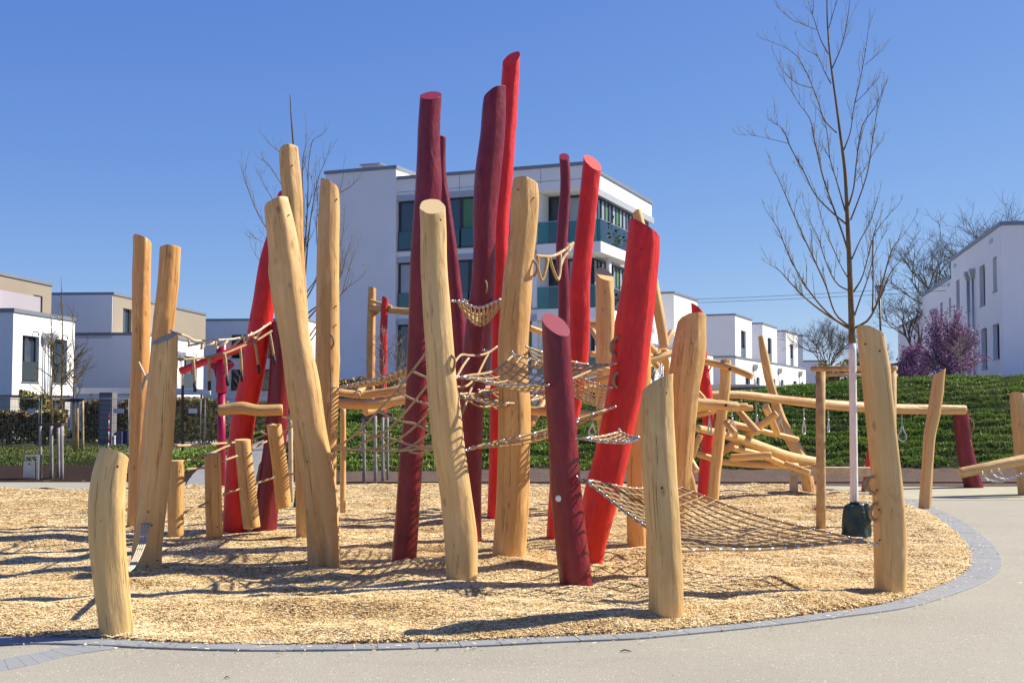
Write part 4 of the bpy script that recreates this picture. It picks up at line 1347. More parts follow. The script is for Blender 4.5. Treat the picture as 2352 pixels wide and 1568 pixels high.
# woven rope band between the two left posts
band = [[(325 + k * 6.2, 1199 + 1.0 * abs(k - 1), 11.0), (324 + k * 5.2, 1224, 10.85), (314 + k * 4.6, 1262, 10.3), (301 + k * 4.2, 1292, 9.7), (284 + k * 4, 1312, 8.6)] for k in range(4)]
root = ropes('rope_band', 'band of four pale ropes between the left post and the bowed stump', 'rope', band, 0.0075, ROPE_WHITE)
for t in (0.05, 0.3, 0.62, 0.9):
    c = [catmull([W(*q) for q in pl], 0.02) for pl in band]
    a, b = c[0][int(t * (len(c[0]) - 1))], c[3][int(t * (len(c[3]) - 1))]
    MB().bar(Vector(a) * 1.06 - Vector(b) * .06, Vector(b) * 1.06 - Vector(a) * .06, 0.014, 0.016).build('clamp_bar', ROPE_WHITE if t != .3 else plain('blue_clamp', (0.05, 0.05, 0.10), .6), root, world=True)
ropes('short_tether', 'short steel-ended tether between the maroon post and the leaning post', 'rope', [[(648, 958, 14.1), (656, 960, 14.0), (668, 953, 13.0)], [(596, 990, 14.2), (610, 997, 14.1), (618, 997, 14.0)]], 0.013, ROPE)

# ------------------------------------------------------------------ log tangle, beams and rings
def frame_of_logs(name, label, cat, loc, logs, tint=(1, .93, .82)):
    root = thing(name, label, cat, loc)
    for lg in logs:
        _seed[0] += 7
        P = [W(x, y, Y) for x, y, w, Y in lg]; R = [w / 2 * Y / FOC for x, y, w, Y in lg]
        bm = log_mesh(P, R, _seed[0], bev=0.008, seg=16, step=0.1)
        tv = RNG.uniform(.93, 1.05)
        o = finish_log(bm, 'log', MATS['wood'], root.location, root, (tint[0] * tv, tint[1] * tv, tint[2] * tv, 1))
    return root
def z8(x, y): return ((1900 + x / 2.613) * .784, (850 + y / 2.613) * .784)
def L8(pts, Y0, Y1=None):
    Y1 = Y0 if Y1 is None else Y1
    n = len(pts)
    return [(*z8(x, y), w, Y0 + (Y1 - Y0) * i / (n - 1)) for i, (x, y, w) in enumerate(pts)]
tangle = [
    L8([(300, 1040, 17), (500, 1085, 18), (700, 1140, 22), (900, 1215, 26), (1080, 1275, 25), (1300, 1318, 22)], 18.2, 20.6),
    L8([(300, 855, 24), (500, 872, 24), (684, 890, 22)], 17.4, 17.6),
    L8([(330, 880, 20), (560, 900, 19), (760, 892, 18)], 18.4),
    L8([(520, 910, 14), (798, 900, 14)], 19.0),
    L8([(330, 525, 17), (600, 585, 17), (797, 662, 16)], 18.1, 17.7),
    L8([(600, 1005, 13), (860, 1075, 14), (1142, 1142, 13)], 19.4, 20.4),
    L8([(690, 920, 14), (840, 1095, 17)], 19.3, 18.8),
    L8([(520, 1260, 18), (700, 1150, 18), (985, 940, 17)], 19.6, 19.2),
    L8([(893, 885, 18), (940, 990, 17), (985, 1095, 16)], 19.5, 19.9),
    L8([(625, 1280, 17), (780, 1272, 17), (942, 1262, 17)], 18.3, 18.2),
    L8([(640, 1205, 14), (860, 1262, 15), (1060, 1345, 14)], 19.0, 19.8),
    L8([(530, 1310, 16), (760, 1330, 16), (1140, 1345, 15)], 19.2, 20.0),
    L8([(1040, 1325, 15), (1238, 1398, 14)], 19.6, 19.4),
    L8([(400, 1105, 14), (360, 1190, 15), (335, 1285, 13)], 17.6),
    L8([(290, 1240, 14), (370, 1385, 15)], 17.2, 17.0),
    L8([(300, 1370, 16), (330, 1480, 16), (360, 1640, 15)], 17.4),
    L8([(370, 1250, 14), (500, 1292, 14)], 18.2),
    L8([(300, 960, 18), (430, 935, 18), (515, 915, 15)], 18.6),
    L8([(360, 760, 12), (430, 835, 12)], 18.6),
    L8([(590, 1010, 15), (668, 1100, 15)], 17.6, 17.3),
    L8([(560, 1020, 14), (780, 1060, 15), (690, 1065, 14)][:2], 19.3),
    L8([(770, 1160, 14), (800, 1060, 14)], 19.7),
    # left half, behind the two big red posts
    [(1270, 772, 13, 17.5), (1316, 790, 13, 17.3)], [(1215, 752, 14, 17.0), (1260, 768, 14, 17.2)],
    [(1350, 745, 15, 17.4), (1370, 746, 17, 17.3), (1420, 748, 16, 17.6)], [(1360, 758, 12, 17.8), (1384, 800, 12, 17.4)],
    [(1356, 812, 14, 17.8), (1420, 816, 14, 18)], [(1350, 845, 14, 17.4), (1400, 860, 15, 17.4)],
    [(1340, 880, 14, 16.9), (1420, 862, 16, 16.6)], [(1210, 915, 18, 17.4), (1300, 900, 18, 17.4), (1420, 885, 16, 17.6)],
    [(1160, 938, 20, 16.9), (1260, 945, 22, 16.8), (1380, 955, 22, 16.9), (1440, 960, 20, 17)],
    [(1060, 905, 15, 17), (1130, 890, 15, 17.2)], [(1220, 975, 16, 17.5), (1260, 900, 14, 18)],
    [(1476, 800, 15, 17.2), (1510, 842, 15, 17.6)], [(1480, 785, 17, 17.4), (1512, 815, 17, 17.8), (1545, 850, 16, 18.2)],
    [(1460, 838, 17, 17.0), (1530, 815, 17, 17.2), (1570, 800, 16, 17.4)], [(1470, 905, 14, 17.6), (1545, 885, 14, 17.8)],
    [(1525, 800, 15, 17.3), (1535, 880, 15, 17.5), (1528, 935, 15, 17.6)], [(1545, 760, 14, 18), (1500, 830, 13, 17.6)],
]
t_root = frame_of_logs('log_tangle', 'tangle of bolted climbing logs behind the front posts', 'climbing frame', G(1640, 1150), tangle)
# bolt heads on the beams
for (x, y, Y) in ((*z8(592, 880), 17.35), (*z8(622, 604), 17.6), (*z8(560, 802), 20.1)):
    MB().tube([W(x, y, Y - 0.02), W(x, y, Y + 0.1)], 0.022, 10).build('bolt', SCREW, t_root, smooth=False, world=True)
# leaning pole in the tangle
log_thing('leaning_pole', 'pale leaning pole rising behind the thick red post', 'pole', [(1527, 800, 22, 17.2), (1516, 735, 24, 17.2), (1500, 650, 25, 17.2), (1480, 555, 26, 17.2), (1462, 486, 22, 17.2)], (1, .95, .86), cut=(-.6, .3, 1), bev=.02)
# long beam with rings
bl = [(1617, 906, 15, 20.2), (1690, 906, 18, 20.4), (1800, 918, 20, 20.9), (1900, 929, 23, 21.3), (2050, 938, 24, 21.9), (2215, 941, 24, 22.4)]
beam = log_thing('long_beam', 'long horizontal wooden beam carrying swing rings, right side', 'beam', bl, (1, .9, .8))
log_thing('cross_beam', 'knobbly horizontal log resting in front of the curved red post', 'beam', [(502, 943, 26, 14.0), (528, 939, 26, 14.0), (556, 936, 28, 14.0), (585, 941, 26, 14.0), (650, 940, 26, 14.05)], (1, .95, .85))
bs = [(2203, 1087, 24, 20.3), (2260, 1075, 24, 20.3), (2330, 1060, 24, 20.4), (2420, 1044, 24, 20.6)]
b2 = log_thing('slack_beam', 'sloping log with a steel chain hanging below at right edge', 'beam', bs, (1, .94, .84))
for k, pts in enumerate(([(2255, 1083), (2265, 1098), (2290, 1106), (2325, 1098), (2360, 1082)], [(2275, 1080), (2285, 1092), (2310, 1100), (2345, 1088), (2370, 1078)], [(2292, 1076), (2300, 1088)])):
    c = catmull([W(x, y, 20.15) for x, y in pts], 0.045)
    mb = MB()
    for i in range(len(c) - 1):
        a, b = Vector(c[i]), Vector(c[i + 1]); d = (b - a).normalized(); m = (a + b) / 2; l = (b - a).length
        s1 = d.orthogonal().normalized() if i % 2 else d.cross(d.orthogonal()).normalized()
        mb.tube([m + d * (l * .72 * math.cos(t)) + s1 * (0.018 * math.sin(t)) for t in [2 * math.pi * q / 8 for q in range(9)]], 0.006, 5, cap=False)
    mb.build('steel_chain', STEEL, b2, smooth=True, world=True)
# plank seat of the balance bench
pl0, pl1 = W(1817, 1081, 20.6), W(2012, 1083, 20.4)
root = thing('balance_plank', 'long squared wooden plank spanning behind the white tree trunk', 'plank', pl0)
MB().bar(pl0, pl1, 0.28, 0.145).build('plank', STAKE_PALE, root, world=True)
for t in (0.03, 0.97):
    q = pl0.lerp(pl1, t)
    MB().bar((q.x, q.y, -0.05), (q.x, q.y, q.z - .075), 0.12, 0.12).build('leg', STAKE_PALE, root, world=True)

def ring_swing(label, top, bot, Y, open_=1.0):
    """trapeze ring hanging on a short chain"""
    (x0, y0), (x1, y1) = top, bot
    h = y1 - y0
    root = thing('swing_ring', label, 'swing ring', W(x0, y0, Y), group='swing rings under the beams')
    ch = [W(x0, y0, Y), W(x0 + (x1 - x0) * .38, y0 + h * .38, Y)]
    c = catmull(ch, 0.035)
    mb = MB()
    for i in range(len(c) - 1):
        a, b = Vector(c[i]), Vector(c[i + 1]); d = (b - a).normalized(); m = (a + b) / 2; l = (b - a).length
        s1 = d.orthogonal().normalized() if i % 2 else d.cross(d.orthogonal()).normalized()
        mb.tube([m + d * (l * .72 * math.cos(t)) + s1 * (0.011 * math.sin(t)) for t in [2 * math.pi * q / 8 for q in range(9)]], 0.005, 5, cap=False)
    mb.build('chain', STEEL, root, smooth=True, world=True)
    yt = y0 + h * .38; w = h * .17 * open_
    tear = [(x1, yt), (x1 - w * .45, yt + h * .25), (x1 - w, yt + h * .45), (x1 - w * .7, yt + h * .58), (x1, y1), (x1 + w * .7, yt + h * .58), (x1 + w, yt + h * .45), (x1 + w * .45, yt + h * .25), (x1, yt)]
    tubes('ring', [[W(x, y, Y + (0.03 if x > x1 else -0.03)) for x, y in tear]], 0.013, STEEL, root, 7, 0.03)
rings = [((465, 885), (468, 1100), 18.0, 'ring hanging just right of the broad-topped wooden post', .3), ((638, 905), (640, 1095), 17.5, 'ring hanging from the beam end beside the wooden upright', .9),
         ((825, 860), (830, 1105), 20.6, 'ring hanging left of the bowed pole', .45), ((1003, 885), (1008, 1115), 21.0, 'ring hanging in front of the bowed pole', .8),
         ((1188, 910), (1190, 1100), 21.3, 'ring hanging midway under the long beam, left of the tree stake', .35), ((1376, 930), (1378, 1085), 21.6, 'ring hanging between tree stake and white trunk', .25)]
for a, b, Y, lb, op in rings:
    ring_swing(lb, z8(*a), z8(*b), Y, op)
ring_swing('ring hanging between the right front post and the slim leaning post', ((2400 + 632 / 2.613) * .784, 953), ((2400 + 636 / 2.613) * .784, 1012), 22.0, 1.0)
ring_swing('ring hanging between the maroon stump and the thick red post', ((1550 + 830 / 4.48) * .784, (950 + 1180 / 4.48) * .784), ((1550 + 830 / 4.48) * .784, (950 + 1450 / 4.48) * .784), 16.8, 1.0)

# horizontal logs left of centre and far frame on the crest
frame_of_logs('log_platform', 'horizontal climbing logs between left post and maroon giant', 'climbing frame', G(790, 1160), [
    [(776, 926, 24, 15.5), (850, 928, 25, 15.5), (940, 915, 24, 15.6), (1000, 905, 22, 15.7)],
    [(770, 900, 17, 15.8), (830, 906, 18, 15.9), (900, 898, 20, 15.9), (1000, 870, 19, 16)],
    [(820, 908, 16, 15.3), (840, 880, 15, 17.5)],
    [(838, 946, 20, 15.9), (900, 925, 18, 16.3), (960, 905, 17, 16.6)],
    [(788, 940, 13, 16.2), (788, 1060, 13, 16.2), (787, 1178, 13, 16.2)],
])
frame_of_logs('crest_frame', 'far log crossbar tied to posts on the hill crest', 'climbing frame', G(855, 960), [
    [(850, 707, 15, 31.6), (900, 712, 16, 31.5), (960, 716, 17, 31.4), (1080, 720, 17, 31.3)],
    [(848, 735, 9, 31.9), (880, 700, 9, 31.6)], [(850, 690, 8, 31.6), (900, 705, 8, 31.4)],
])

# ------------------------------------------------------------------ steel rocker with red boom
base = G(509, 1122)
Yr = base.y
root = thing('steel_swing_arm', 'crimson steel mast with a slanting red tube boom', 'play equipment', base)
tp = W(509, 790, Yr)
MB().tube([Vector((base.x, base.y, -0.1)), W(509, 902, Yr)], 0.075, 20).build('mast', TUBE_MAG, root, smooth=True, world=True)
MB().tube([W(509, 902, Yr), W(509, 898, Yr), tp + Vector((0, 0, -.01)), tp], [0.09, 0.103, 0.103, 0.09], 20).build('sleeve', TUBE_MAG, root, smooth=True, world=True)
boom = MB().tube([W(413, 853, Yr - .25), W(415, 852, Yr - .25), W(510, 815, Yr - .2), W(600, 782, Yr - .1)], [0.045, 0.068, 0.068, 0.068], 20).build('boom', TUBE_RED, root, smooth=True, world=True)
for dx in (-1, 1):
    q = [W(509 + dx * 13, 852, Yr), W(509 + dx * 25, 838, Yr), W(509 + dx * 30, 836, Yr), W(509 + dx * 13, 836, Yr)]
    mb = MB()
    for y_ in (-.03, .03):
        mb.v += [(p.x, p.y + y_, p.z) for p in [W(509 + dx * 13, 866, Yr), W(509 + dx * 17, 850, Yr), W(509 + dx * 30, 838, Yr), W(509 + dx * 30, 833, Yr), W(509 + dx * 13, 833, Yr)]]
    mb.f = [(0, 1, 2, 3, 4), (9, 8, 7, 6, 5)] + [(i, (i + 1) % 5, 5 + (i + 1) % 5, 5 + i) for i in range(5)]
    mb.build('bracket', TUBE_MAG, root, world=True)
    MB().tube([W(509 + dx * 20, 832, Yr), W(509 + dx * 20, 826, Yr)], 0.05, 12).build('rubber_buffer', BLACK, root, smooth=True, world=True)
rope_b = tubes('hanging_rope', [[W(419, 858, Yr - .25), W(419.5, 885, Yr - .25)]], 0.022, ROPE_WHITE, root)
tubes('rubber_rope_sleeve', [[W(419.5, 885, Yr - .25), W(419.5, 960, Yr - .25), W(419, 1035, Yr - .25)]], 0.026, BLACK, rope_b)
# ------------------------------------------------------------------ buildings
def render_mat(name, col, var=0.05):
    t = NT(name)
    p = t.coords('Object')
    st = t.noise(t.mapped(p, (1.2, 1.2, 0.15)), 1.0, 5, 0.6)
    bl = t.noise(p, 0.45, 4, 0.55)
    c = t.ramp(bl, [(0.3, tuple(k * (1 - var) for k in col)), (0.7, col)])
    c = t.mix(t.math('MULTIPLY', t.ramp(st, [(0.55, (0, 0, 0)), (0.8, (1, 1, 1))]), 0.12), c, tuple(k * 0.8 for k in col))
    t.set(c, 0.9, 0, 0.2)
    t.bump(t.noise(p, 60, 3, 0.6), 0.2, 0.01)
    return t.m
WHITE_R = render_mat('white_render', (0.83, 0.82, 0.80))
GREY_R = render_mat('pale_grey_render', (0.82, 0.81, 0.80))
TAN_R = render_mat('tan_render', (0.30, 0.255, 0.20))
BASE_R = render_mat('grey_base_render', (0.45, 0.43, 0.40))
TRIM = plain('grey_roof_trim', (0.22, 0.24, 0.27), 0.5, 0.3, 0.06, 2)
LINTEL = plain('blind_box_grey', (0.42, 0.43, 0.45), 0.5, 0.2, 0.05, 2)
FRAME = plain('anthracite_window_frame', (0.035, 0.04, 0.05), 0.45, 0, 0.1)
PIPE = plain('zinc_downpipe', (0.42, 0.43, 0.45), 0.4, 0.7, 0.08, 3)
def glass_mat(name, col, rough=0.04, var=0.5):
    t = NT(name)
    p = t.pos()
    nz = t.noise(p, 0.8, 3, 0.5)
    oi = t.n('ShaderNodeObjectInfo')
    c = t.mix(t.math('MULTIPLY', t.math('ADD', nz, oi.outputs['Random']), 0.5), tuple(k * (1 - var) for k in col), tuple(k * (1 + var) for k in col))
    t.set(c, rough, 0, 0.8)
    t.b.inputs['IOR'].default_value = 1.52
    t.bump(t.noise(p, 0.7, 2, 0.5), 0.04, 0.05)
    return t.m
GLASS = glass_mat('window_glass', (0.030, 0.045, 0.065))
CURTAIN = glass_mat('curtained_window', (0.32, 0.34, 0.36), 0.1, 0.25)
GREENP = plain('green_panel', (0.085, 0.20, 0.10), 0.4, 0, 0.05, 2)
TEAL_OPAQUE = glass_mat('teal_glass_balustrade', (0.010, 0.085, 0.090), 0.05, 0.35)
def clear_glass(name, tint):
    t = NT(name)
    tr = t.n('ShaderNodeBsdfTransparent'); tr.inputs[0].default_value = (*tint, 1)
    gl = t.n('ShaderNodeBsdfGlossy'); gl.inputs['Roughness'].default_value = 0.03; gl.inputs[0].default_value = (0.9, 1, 1, 1)
    fr = t.n('ShaderNodeFresnel'); fr.inputs['IOR'].default_value = 1.5
    mx = t.n('ShaderNodeMixShader')
    t.l(t.math('ADD', fr.outputs[0], 0.05), mx.inputs[0]); t.l(tr.outputs[0], mx.inputs[1]); t.l(gl.outputs[0], mx.inputs[2])
    t.l(mx.outputs[0], t.out.inputs[0])
    return t.m
TEAL = clear_glass('clear_teal_glass', (0.16, 0.50, 0.48))

class Face:
    """a wall plane: origin o, u along the wall, n outwards"""
    def __init__(s, o, u, n):
        s.o, s.u, s.n = Vector(o), Vector(u), Vector(n)
    def p(s, a, z, d=0.0):
        return s.o + s.u * a + Vector((0, 0, z)) + s.n * d

def wall_with_holes(mb, F, w, z0, z1, holes, depth=0.22):
    us = sorted(set([0, w] + [h[0] for h in holes] + [h[1] for h in holes]))
    zs = sorted(set([z0, z1] + [h[2] for h in holes] + [h[3] for h in holes]))
    for i in range(len(us) - 1):
        for j in range(len(zs) - 1):
            uc, zc = (us[i] + us[i + 1]) / 2, (zs[j] + zs[j + 1]) / 2
            if any(h[0] < uc < h[1] and h[2] < zc < h[3] for h in holes):
                continue
            mb.quad(F.p(us[i], zs[j]), F.p(us[i + 1], zs[j]), F.p(us[i + 1], zs[j + 1]), F.p(us[i], zs[j + 1]))
    for (a, b, c, d) in [h[:4] for h in holes]:
        for q in ((a, c, b, c), (b, c, b, d), (b, d, a, d), (a, d, a, c)):
            mb.quad(F.p(q[0], q[1]), F.p(q[2], q[3]), F.p(q[2], q[3], -depth), F.p(q[0], q[1], -depth))

def slab(mb, F, a, b, c, d, d0, d1):
    """box on a face between depths d0 and d1"""
    pts = [F.p(a, c, d0), F.p(b, c, d0), F.p(b, d, d0), F.p(a, d, d0), F.p(a, c, d1), F.p(b, c, d1), F.p(b, d, d1), F.p(a, d, d1)]
    k = len(mb.v)
    mb.v += [tuple(p) for p in pts]
    mb.f += [tuple(k + i for i in t) for t in ((3, 2, 1, 0), (4, 5, 6, 7), (0, 1, 5, 4), (1, 2, 6, 5), (2, 3, 7, 6), (3, 0, 4, 7))]

def window(root, F, a, b, c, d, depth=0.16, mull=(), trans=(), pane=None, fw=0.07, rail=0.0, sill=True, name='window'):
    mb = MB()
    D0, D1 = -depth - 0.06, -depth
    slab(mb, F, a, a + fw, c, d, D0, D1); slab(mb, F, b - fw, b, c, d, D0, D1)
    slab(mb, F, a + fw, b - fw, c, c + fw, D0, D1); slab(mb, F, a + fw, b - fw, d - fw, d, D0, D1)
    for m in mull:
        slab(mb, F, a + m * (b - a) - fw * .45, a + m * (b - a) + fw * .45, c + fw, d - fw, D0, D1 + .002)
    for m in trans:
        slab(mb, F, a + fw, b - fw, c + m * (d - c) - fw * .35, c + m * (d - c) + fw * .35, D0, D1 + .004)
    o = mb.build(name, FRAME, root)
    edges = [a + fw] + [a + m * (b - a) for m in mull] + [b - fw]
    for i in range(len(edges) - 1):
        m2 = MB()
        m2.quad(F.p(edges[i], c + fw, D0 + .02), F.p(edges[i + 1], c + fw, D0 + .02), F.p(edges[i + 1], d - fw, D0 + .02), F.p(edges[i], d - fw, D0 + .02))
        pm = pane[i % len(pane)] if isinstance(pane, (list, tuple)) else (pane or GLASS)
        m2.build('pane', pm, o)
    if rail > 0:
        m3 = MB(); slab(m3, F, a + .02, b - .02, c + .05, c + rail, -.05, -.035)
        m3.build('glass_rail', TEAL, o)
    if sill:
        m4 = MB(); slab(m4, F, a - .04, b + .04, c - .05, c - .003, -depth, .05)
        m4.build('sill', TRIM, o)
    return o

def volume(root, x0, x1, y0, y1, z0, z1, mat, front=(), right=(), left=(), trim=0.16, over=0.06, name='wall'):
    """plastered block; returns its faces; holes as (u0, u1, z0, z1)"""
    FF = Face((x0, y0, 0), (1, 0, 0), (0, -1, 0))
    FR = Face((x1, y0, 0), (0, 1, 0), (1, 0, 0))
    FL = Face((x0, y1, 0), (0, -1, 0), (-1, 0, 0))
    mb = MB()
    wall_with_holes(mb, FF, x1 - x0, z0, z1, list(front))
    wall_with_holes(mb, FR, y1 - y0, z0, z1, list(right))
    wall_with_holes(mb, FL, y1 - y0, z0, z1, list(left))
    mb.quad((x1, y1, z0), (x0, y1, z0), (x0, y1, z1), (x1, y1, z1))
    mb.quad((x0, y0, z1 - .02), (x1, y0, z1 - .02), (x1, y1, z1 - .02), (x0, y1, z1 - .02))
    # dark interior behind the openings
    if front or right or left:
        i_ = .45
        mb.quad((x0 + i_, y0 + i_, z0), (x1 - i_, y0 + i_, z0), (x1 - i_, y0 + i_, z1), (x0 + i_, y0 + i_, z1))
    mb.build(name, mat, root)
    if trim:
        t = MB()
        t.box(x0 - over, x1 + over, y0 - over, y0 + .25, z1 + .003, z1 + trim)
        t.box(x0 - over, x1 + over, y1 - .25, y1 + over, z1 + .003, z1 + trim)
        t.box(x0 - over, x0 + .25, y0 + .25, y1 - .25, z1 + .003, z1 + trim)
        t.box(x1 - .25, x1 + over, y0 + .25, y1 - .25, z1 + .003, z1 + trim)
        t.build('roof_edge', TRIM, root)
    return FF, FR, FL

def downpipe(root, F, a, z0, z1):
    q = [F.p(a, z0, .1), F.p(a, z1 - .45, .1)]
    mb = MB().tube(q, .055, 8)
    o = mb.build('downpipe', PIPE, root, smooth=True)
    m2 = MB()
    k = len(m2.v)
    s0, s1 = .08, .19
    for (s, z) in ((s0, z1 - .5), (s1, z1 - .2), (s1, z1)):
        m2.v += [tuple(F.p(a - s, z, .003)), tuple(F.p(a + s, z, .003)), tuple(F.p(a + s, z, .28 if s == s1 else .17)), tuple(F.p(a - s, z, .28 if s == s1 else .17))]
    for i in (0, 4):
        for j in range(4):
            m2.f.append((i + j, i + (j + 1) % 4, i + 4 + (j + 1) % 4, i + 4 + j))
    m2.f += [(3, 2, 1, 0), (8, 9, 10, 11)]
    m2.build('rain_head', PIPE, o)

def overflow(root, F, a, z):
    mb = MB().tube([F.p(a, z, -.02), F.p(a, z, .22), F.p(a, z - .03, .26), F.p(a, z - .18, .26)], .035, 6)
    mb.build('overflow_spout', PIPE, root, smooth=True)

# --- left row: X about -21.5
A_L = math.radians(4.3)
def left_house(label, Xc, Y0, length, up0, up1, hl=5.55, hu=7.95, z0=-0.3, win=True, back=3.6, wfrac=(.82, .66)):
    root = thing('terraced_house', label, 'house', (Xc, Y0, 0), -A_L, 'flat-roofed houses on the left')
    holes = []
    Ls = length
    s0, s1 = 0.10, 0.50
    if win:
        holes = [(Ls * .14, Ls * .40, 2.55, 4.6), (Ls * .62, Ls * .87, 2.55, 4.6), (Ls * .14, Ls * .40, .15, 1.75), (Ls * .62, Ls * .87, .15, 1.75)]
    FF, FR, FL = volume(root, -9.0, 0, 0, Ls, 1.95, hl, WHITE_R, right=holes[:2], trim=.18)
    FF2, FR2, FL2 = volume(root, -8.95, -0.12, .12, Ls - .1, z0, 1.95, BASE_R, right=holes[2:], trim=0)
    for (a, b, c, d) in holes[:2]:
        window(root, FR, a, b, c, d, mull=(.34,), rail=.9)
    for (a, b, c, d) in holes[2:]:
        window(root, FR2, a, b, c, d, mull=(.5,), sill=False)
    for a in (Ls * .47, Ls * .56):
        downpipe(root, FR, a, z0, hl - .75)
    for a in (Ls * .30, Ls * .78):
        overflow(root, FR, a, hl - .75)
    # set-back top storey
    h2 = [((up1 - up0) * (1 - wfrac[0]), (up1 - up0) * (1 - wfrac[1]), hl + .25, hl + 1.75)]
    FF3, FR3, FL3 = volume(root, -9.0, -back, up0, up1, hl + .0, hu, TAN_R, right=h2, trim=.16)
    for (a, b, c, d) in h2:
        window(root, FR3, a, b, c, d, sill=False)
    return root
h1 = left_house('white cube house with tan top storey at the far left edge', -21.75, 52.0, 6.1, 3.2, 12.6, back=4.3, wfrac=(.22, .11))
mb = MB().box(-3.75, -3.6, .2, 9.9, 5.75, 7.1)
mb.build('privacy_screen', render_mat('lavender_screen', (0.36, 0.33, 0.37)), h1)
h2 = left_house('white house with long grey gable, second from the left', -21.35, 70.0, 9.8, 0.0, 16.5, back=2.15, wfrac=(.91, .83))
# flat gable of the second house runs up into the top storey
FFg, FRg, FLg = volume(h2, -9.02, -2.17, -.06, .02, 5.4, 7.95, GREY_R, trim=0, name='gable_wall')
FFg, FRg, FLg = volume(h2, -9.02, .003, -.06, -.01, -.3, 5.55, GREY_R, trim=0, name='gable_wall')
h3 = thing('terraced_house', 'grey-shaded house with balcony glazing behind the red boom', 'house', (-21.0, 93.0, 0), -A_L, 'flat-roofed houses on the left')
hol = [(3.5, 5.3, 5.1, 6.9), (3.5, 6.9, 2.6, 4.2), (6.4, 8.6, 5.1, 6.9), (7.6, 8.8, 2.2, 4.2)]
F1, F2, F3 = volume(h3, -4.4, 5.0, 0, 10, 0, 8.0, GREY_R, front=hol)
for (a, b, c, d) in hol:
    window(h3, F1, a, b, c, d, mull=(.5,), rail=.8)
# carport roof between the houses
cp = thing('carport', 'white flat carport roof beside the first left house', 'carport', (-21.5, 60.0, 0), -A_L)
MB().box(-.4, 4.2, 0, 7, 2.05, 2.35).build('roof', WHITE_R, cp)
for x in (.2, 3.8):
    for y in (.4, 6.6):
        MB().box(x - .05, x + .05, y - .05, y + .05, -.1, 2.05).build('post', PIPE, cp)

# --- apartment block in the middle
AP = math.radians(22.0)
Kc = Vector(((1713 - 1500) / 3500 * 55, 55.0))
apt = thing('apartment_block', 'large white four-storey apartment block with teal glass balconies', 'building', (Kc.x, Kc.y, 0), -AP)
GZ = 0.8
LF = 9.76
bands = [(0.8, 0.803), (2.35, 2.9), (5.45, 5.98), (8.5, 9.03), (11.55, 12.62)]
for (a, b) in bands[1:]:
    mb = MB(); mb.box(-LF, 0, 0, 11.8, a, b)
    mb.build('floor_band', WHITE_R, apt)
floors = [(0.8, 2.35), (2.9, 5.45), (5.98, 8.5), (9.03, 11.55)]
FrontF = Face((-LF, 0, 0), (1, 0, 0), (0, -1, 0))
RightF = Face((0, 0, 0), (0, 1, 0), (1, 0, 0))
LOG = 2.35           # loggia width at the corner
for fi, (c, d) in enumerate(floors):
    # blind boxes
    mb = MB(); slab(mb, FrontF, .06, LF - LOG, d - .02, d + .27, -.1, .05); mb.build('blind_box', LINTEL, apt)
    mb = MB(); slab(mb, RightF, 1.7, 11.9, d - .02, d + .30, -.1, .10); mb.build('blind_box', LINTEL, apt)
    d = d - .02
    w0 = .08
    if fi == 3: units = [(w0, 2.35, (.5,), [GLASS, GLASS]), (2.35, 3.45, (), [GLASS]), (3.45, 4.75, (), [GREENP]), (4.75, LF - LOG, (.35, .7), [GLASS, CURTAIN, GLASS])]
    elif fi == 2: units = [(w0, 2.35, (.5,), [CURTAIN, GLASS]), (2.35, 3.9, (.2, .5), [GLASS, CURTAIN, GLASS]), (3.9, LF - LOG, (.3, .6), [GREENP, GLASS, GLASS])]
    else: units = [(w0, 2.35, (.5,), [GLASS, GLASS]), (2.35, 4.2, (.5,), [GLASS, GLASS]), (4.2, LF - LOG, (.5,), [GLASS, GREENP])]
    for (a, b, mu, pn) in units:
        wd = window(apt, FrontF, a, b, c + .05, d, .12, mu, (.38,), pn, .08, 0, True)
        m3 = MB(); slab(m3, FrontF, a + .05, b - .05, c + .1, c + .98, -.03, -.01); m3.build('glass_rail', TEAL_OPAQUE, wd)
    # loggia back wall
    LB = Face((-LOG, 1.6, 0), (1, 0, 0), (0, -1, 0))
    window(apt, LB, 0, LOG - .15, c, d, .05, (.45,), (), [GLASS, CURTAIN], .09, 0, False)
    LS = Face((-LOG, 0, 0), (0, 1, 0), (1, 0, 0))
    mb = MB(); slab(mb, LS, 0, 1.6, c, d, -.25, 0); mb.build('loggia_wall', GREY_R, apt)
    # glazing along the right side
    k = 0
    for (a, b) in ((1.75, 4.2), (4.2, 6.6), (6.6, 9.0), (9.0, 11.5)):
        window(apt, RightF, a, b, c + .03, d, .10, (.25, .5, .75), (), [CURTAIN, GLASS, CURTAIN, GREENP] if k % 2 == 0 else [GLASS, CURTAIN, GREENP, CURTAIN], .07, 0, False)
        k += 1
    if fi >= 1:
        # balcony slab, glass balustrade
        zb = c
        mb = MB(); mb.box(-LOG + .02, .82, -.06, 5.4, zb - .50, zb - .004); mb.build('balcony_slab', WHITE_R, apt)
        gl = MB(); gl.box(-LOG + .05, .80, -.05, -.03, zb + .0, zb + 1.02)
        gl.build('glass_balustrade', TEAL, apt)
        gl = MB(); gl.box(.78, .80, -.028, 5.3, zb + .0, zb + 1.02)
        gl.build('glass_balustrade', TEAL, apt)
        rl = MB().bar((-LOG + .05, -.04, zb + 1.04), (.80, -.04, zb + 1.04), .04, .03).bar((.79, -.04, zb + 1.04), (.79, 5.3, zb + 1.04), .04, .03)
        rl.build('handrail', PIPE, apt)
        MB().tube([(.45, 2.3, zb - 3.05 + .5), (.45, 2.3, zb - .5)], .13, 14).build('column', WHITE_R, apt, smooth=True)
# core behind the glass
MB().box(-LF + .5, -.6, 1.75, 11.4, .5, 11.6).build('core_wall', plain('dim_interior', (0.10, 0.10, 0.105), .9), apt)
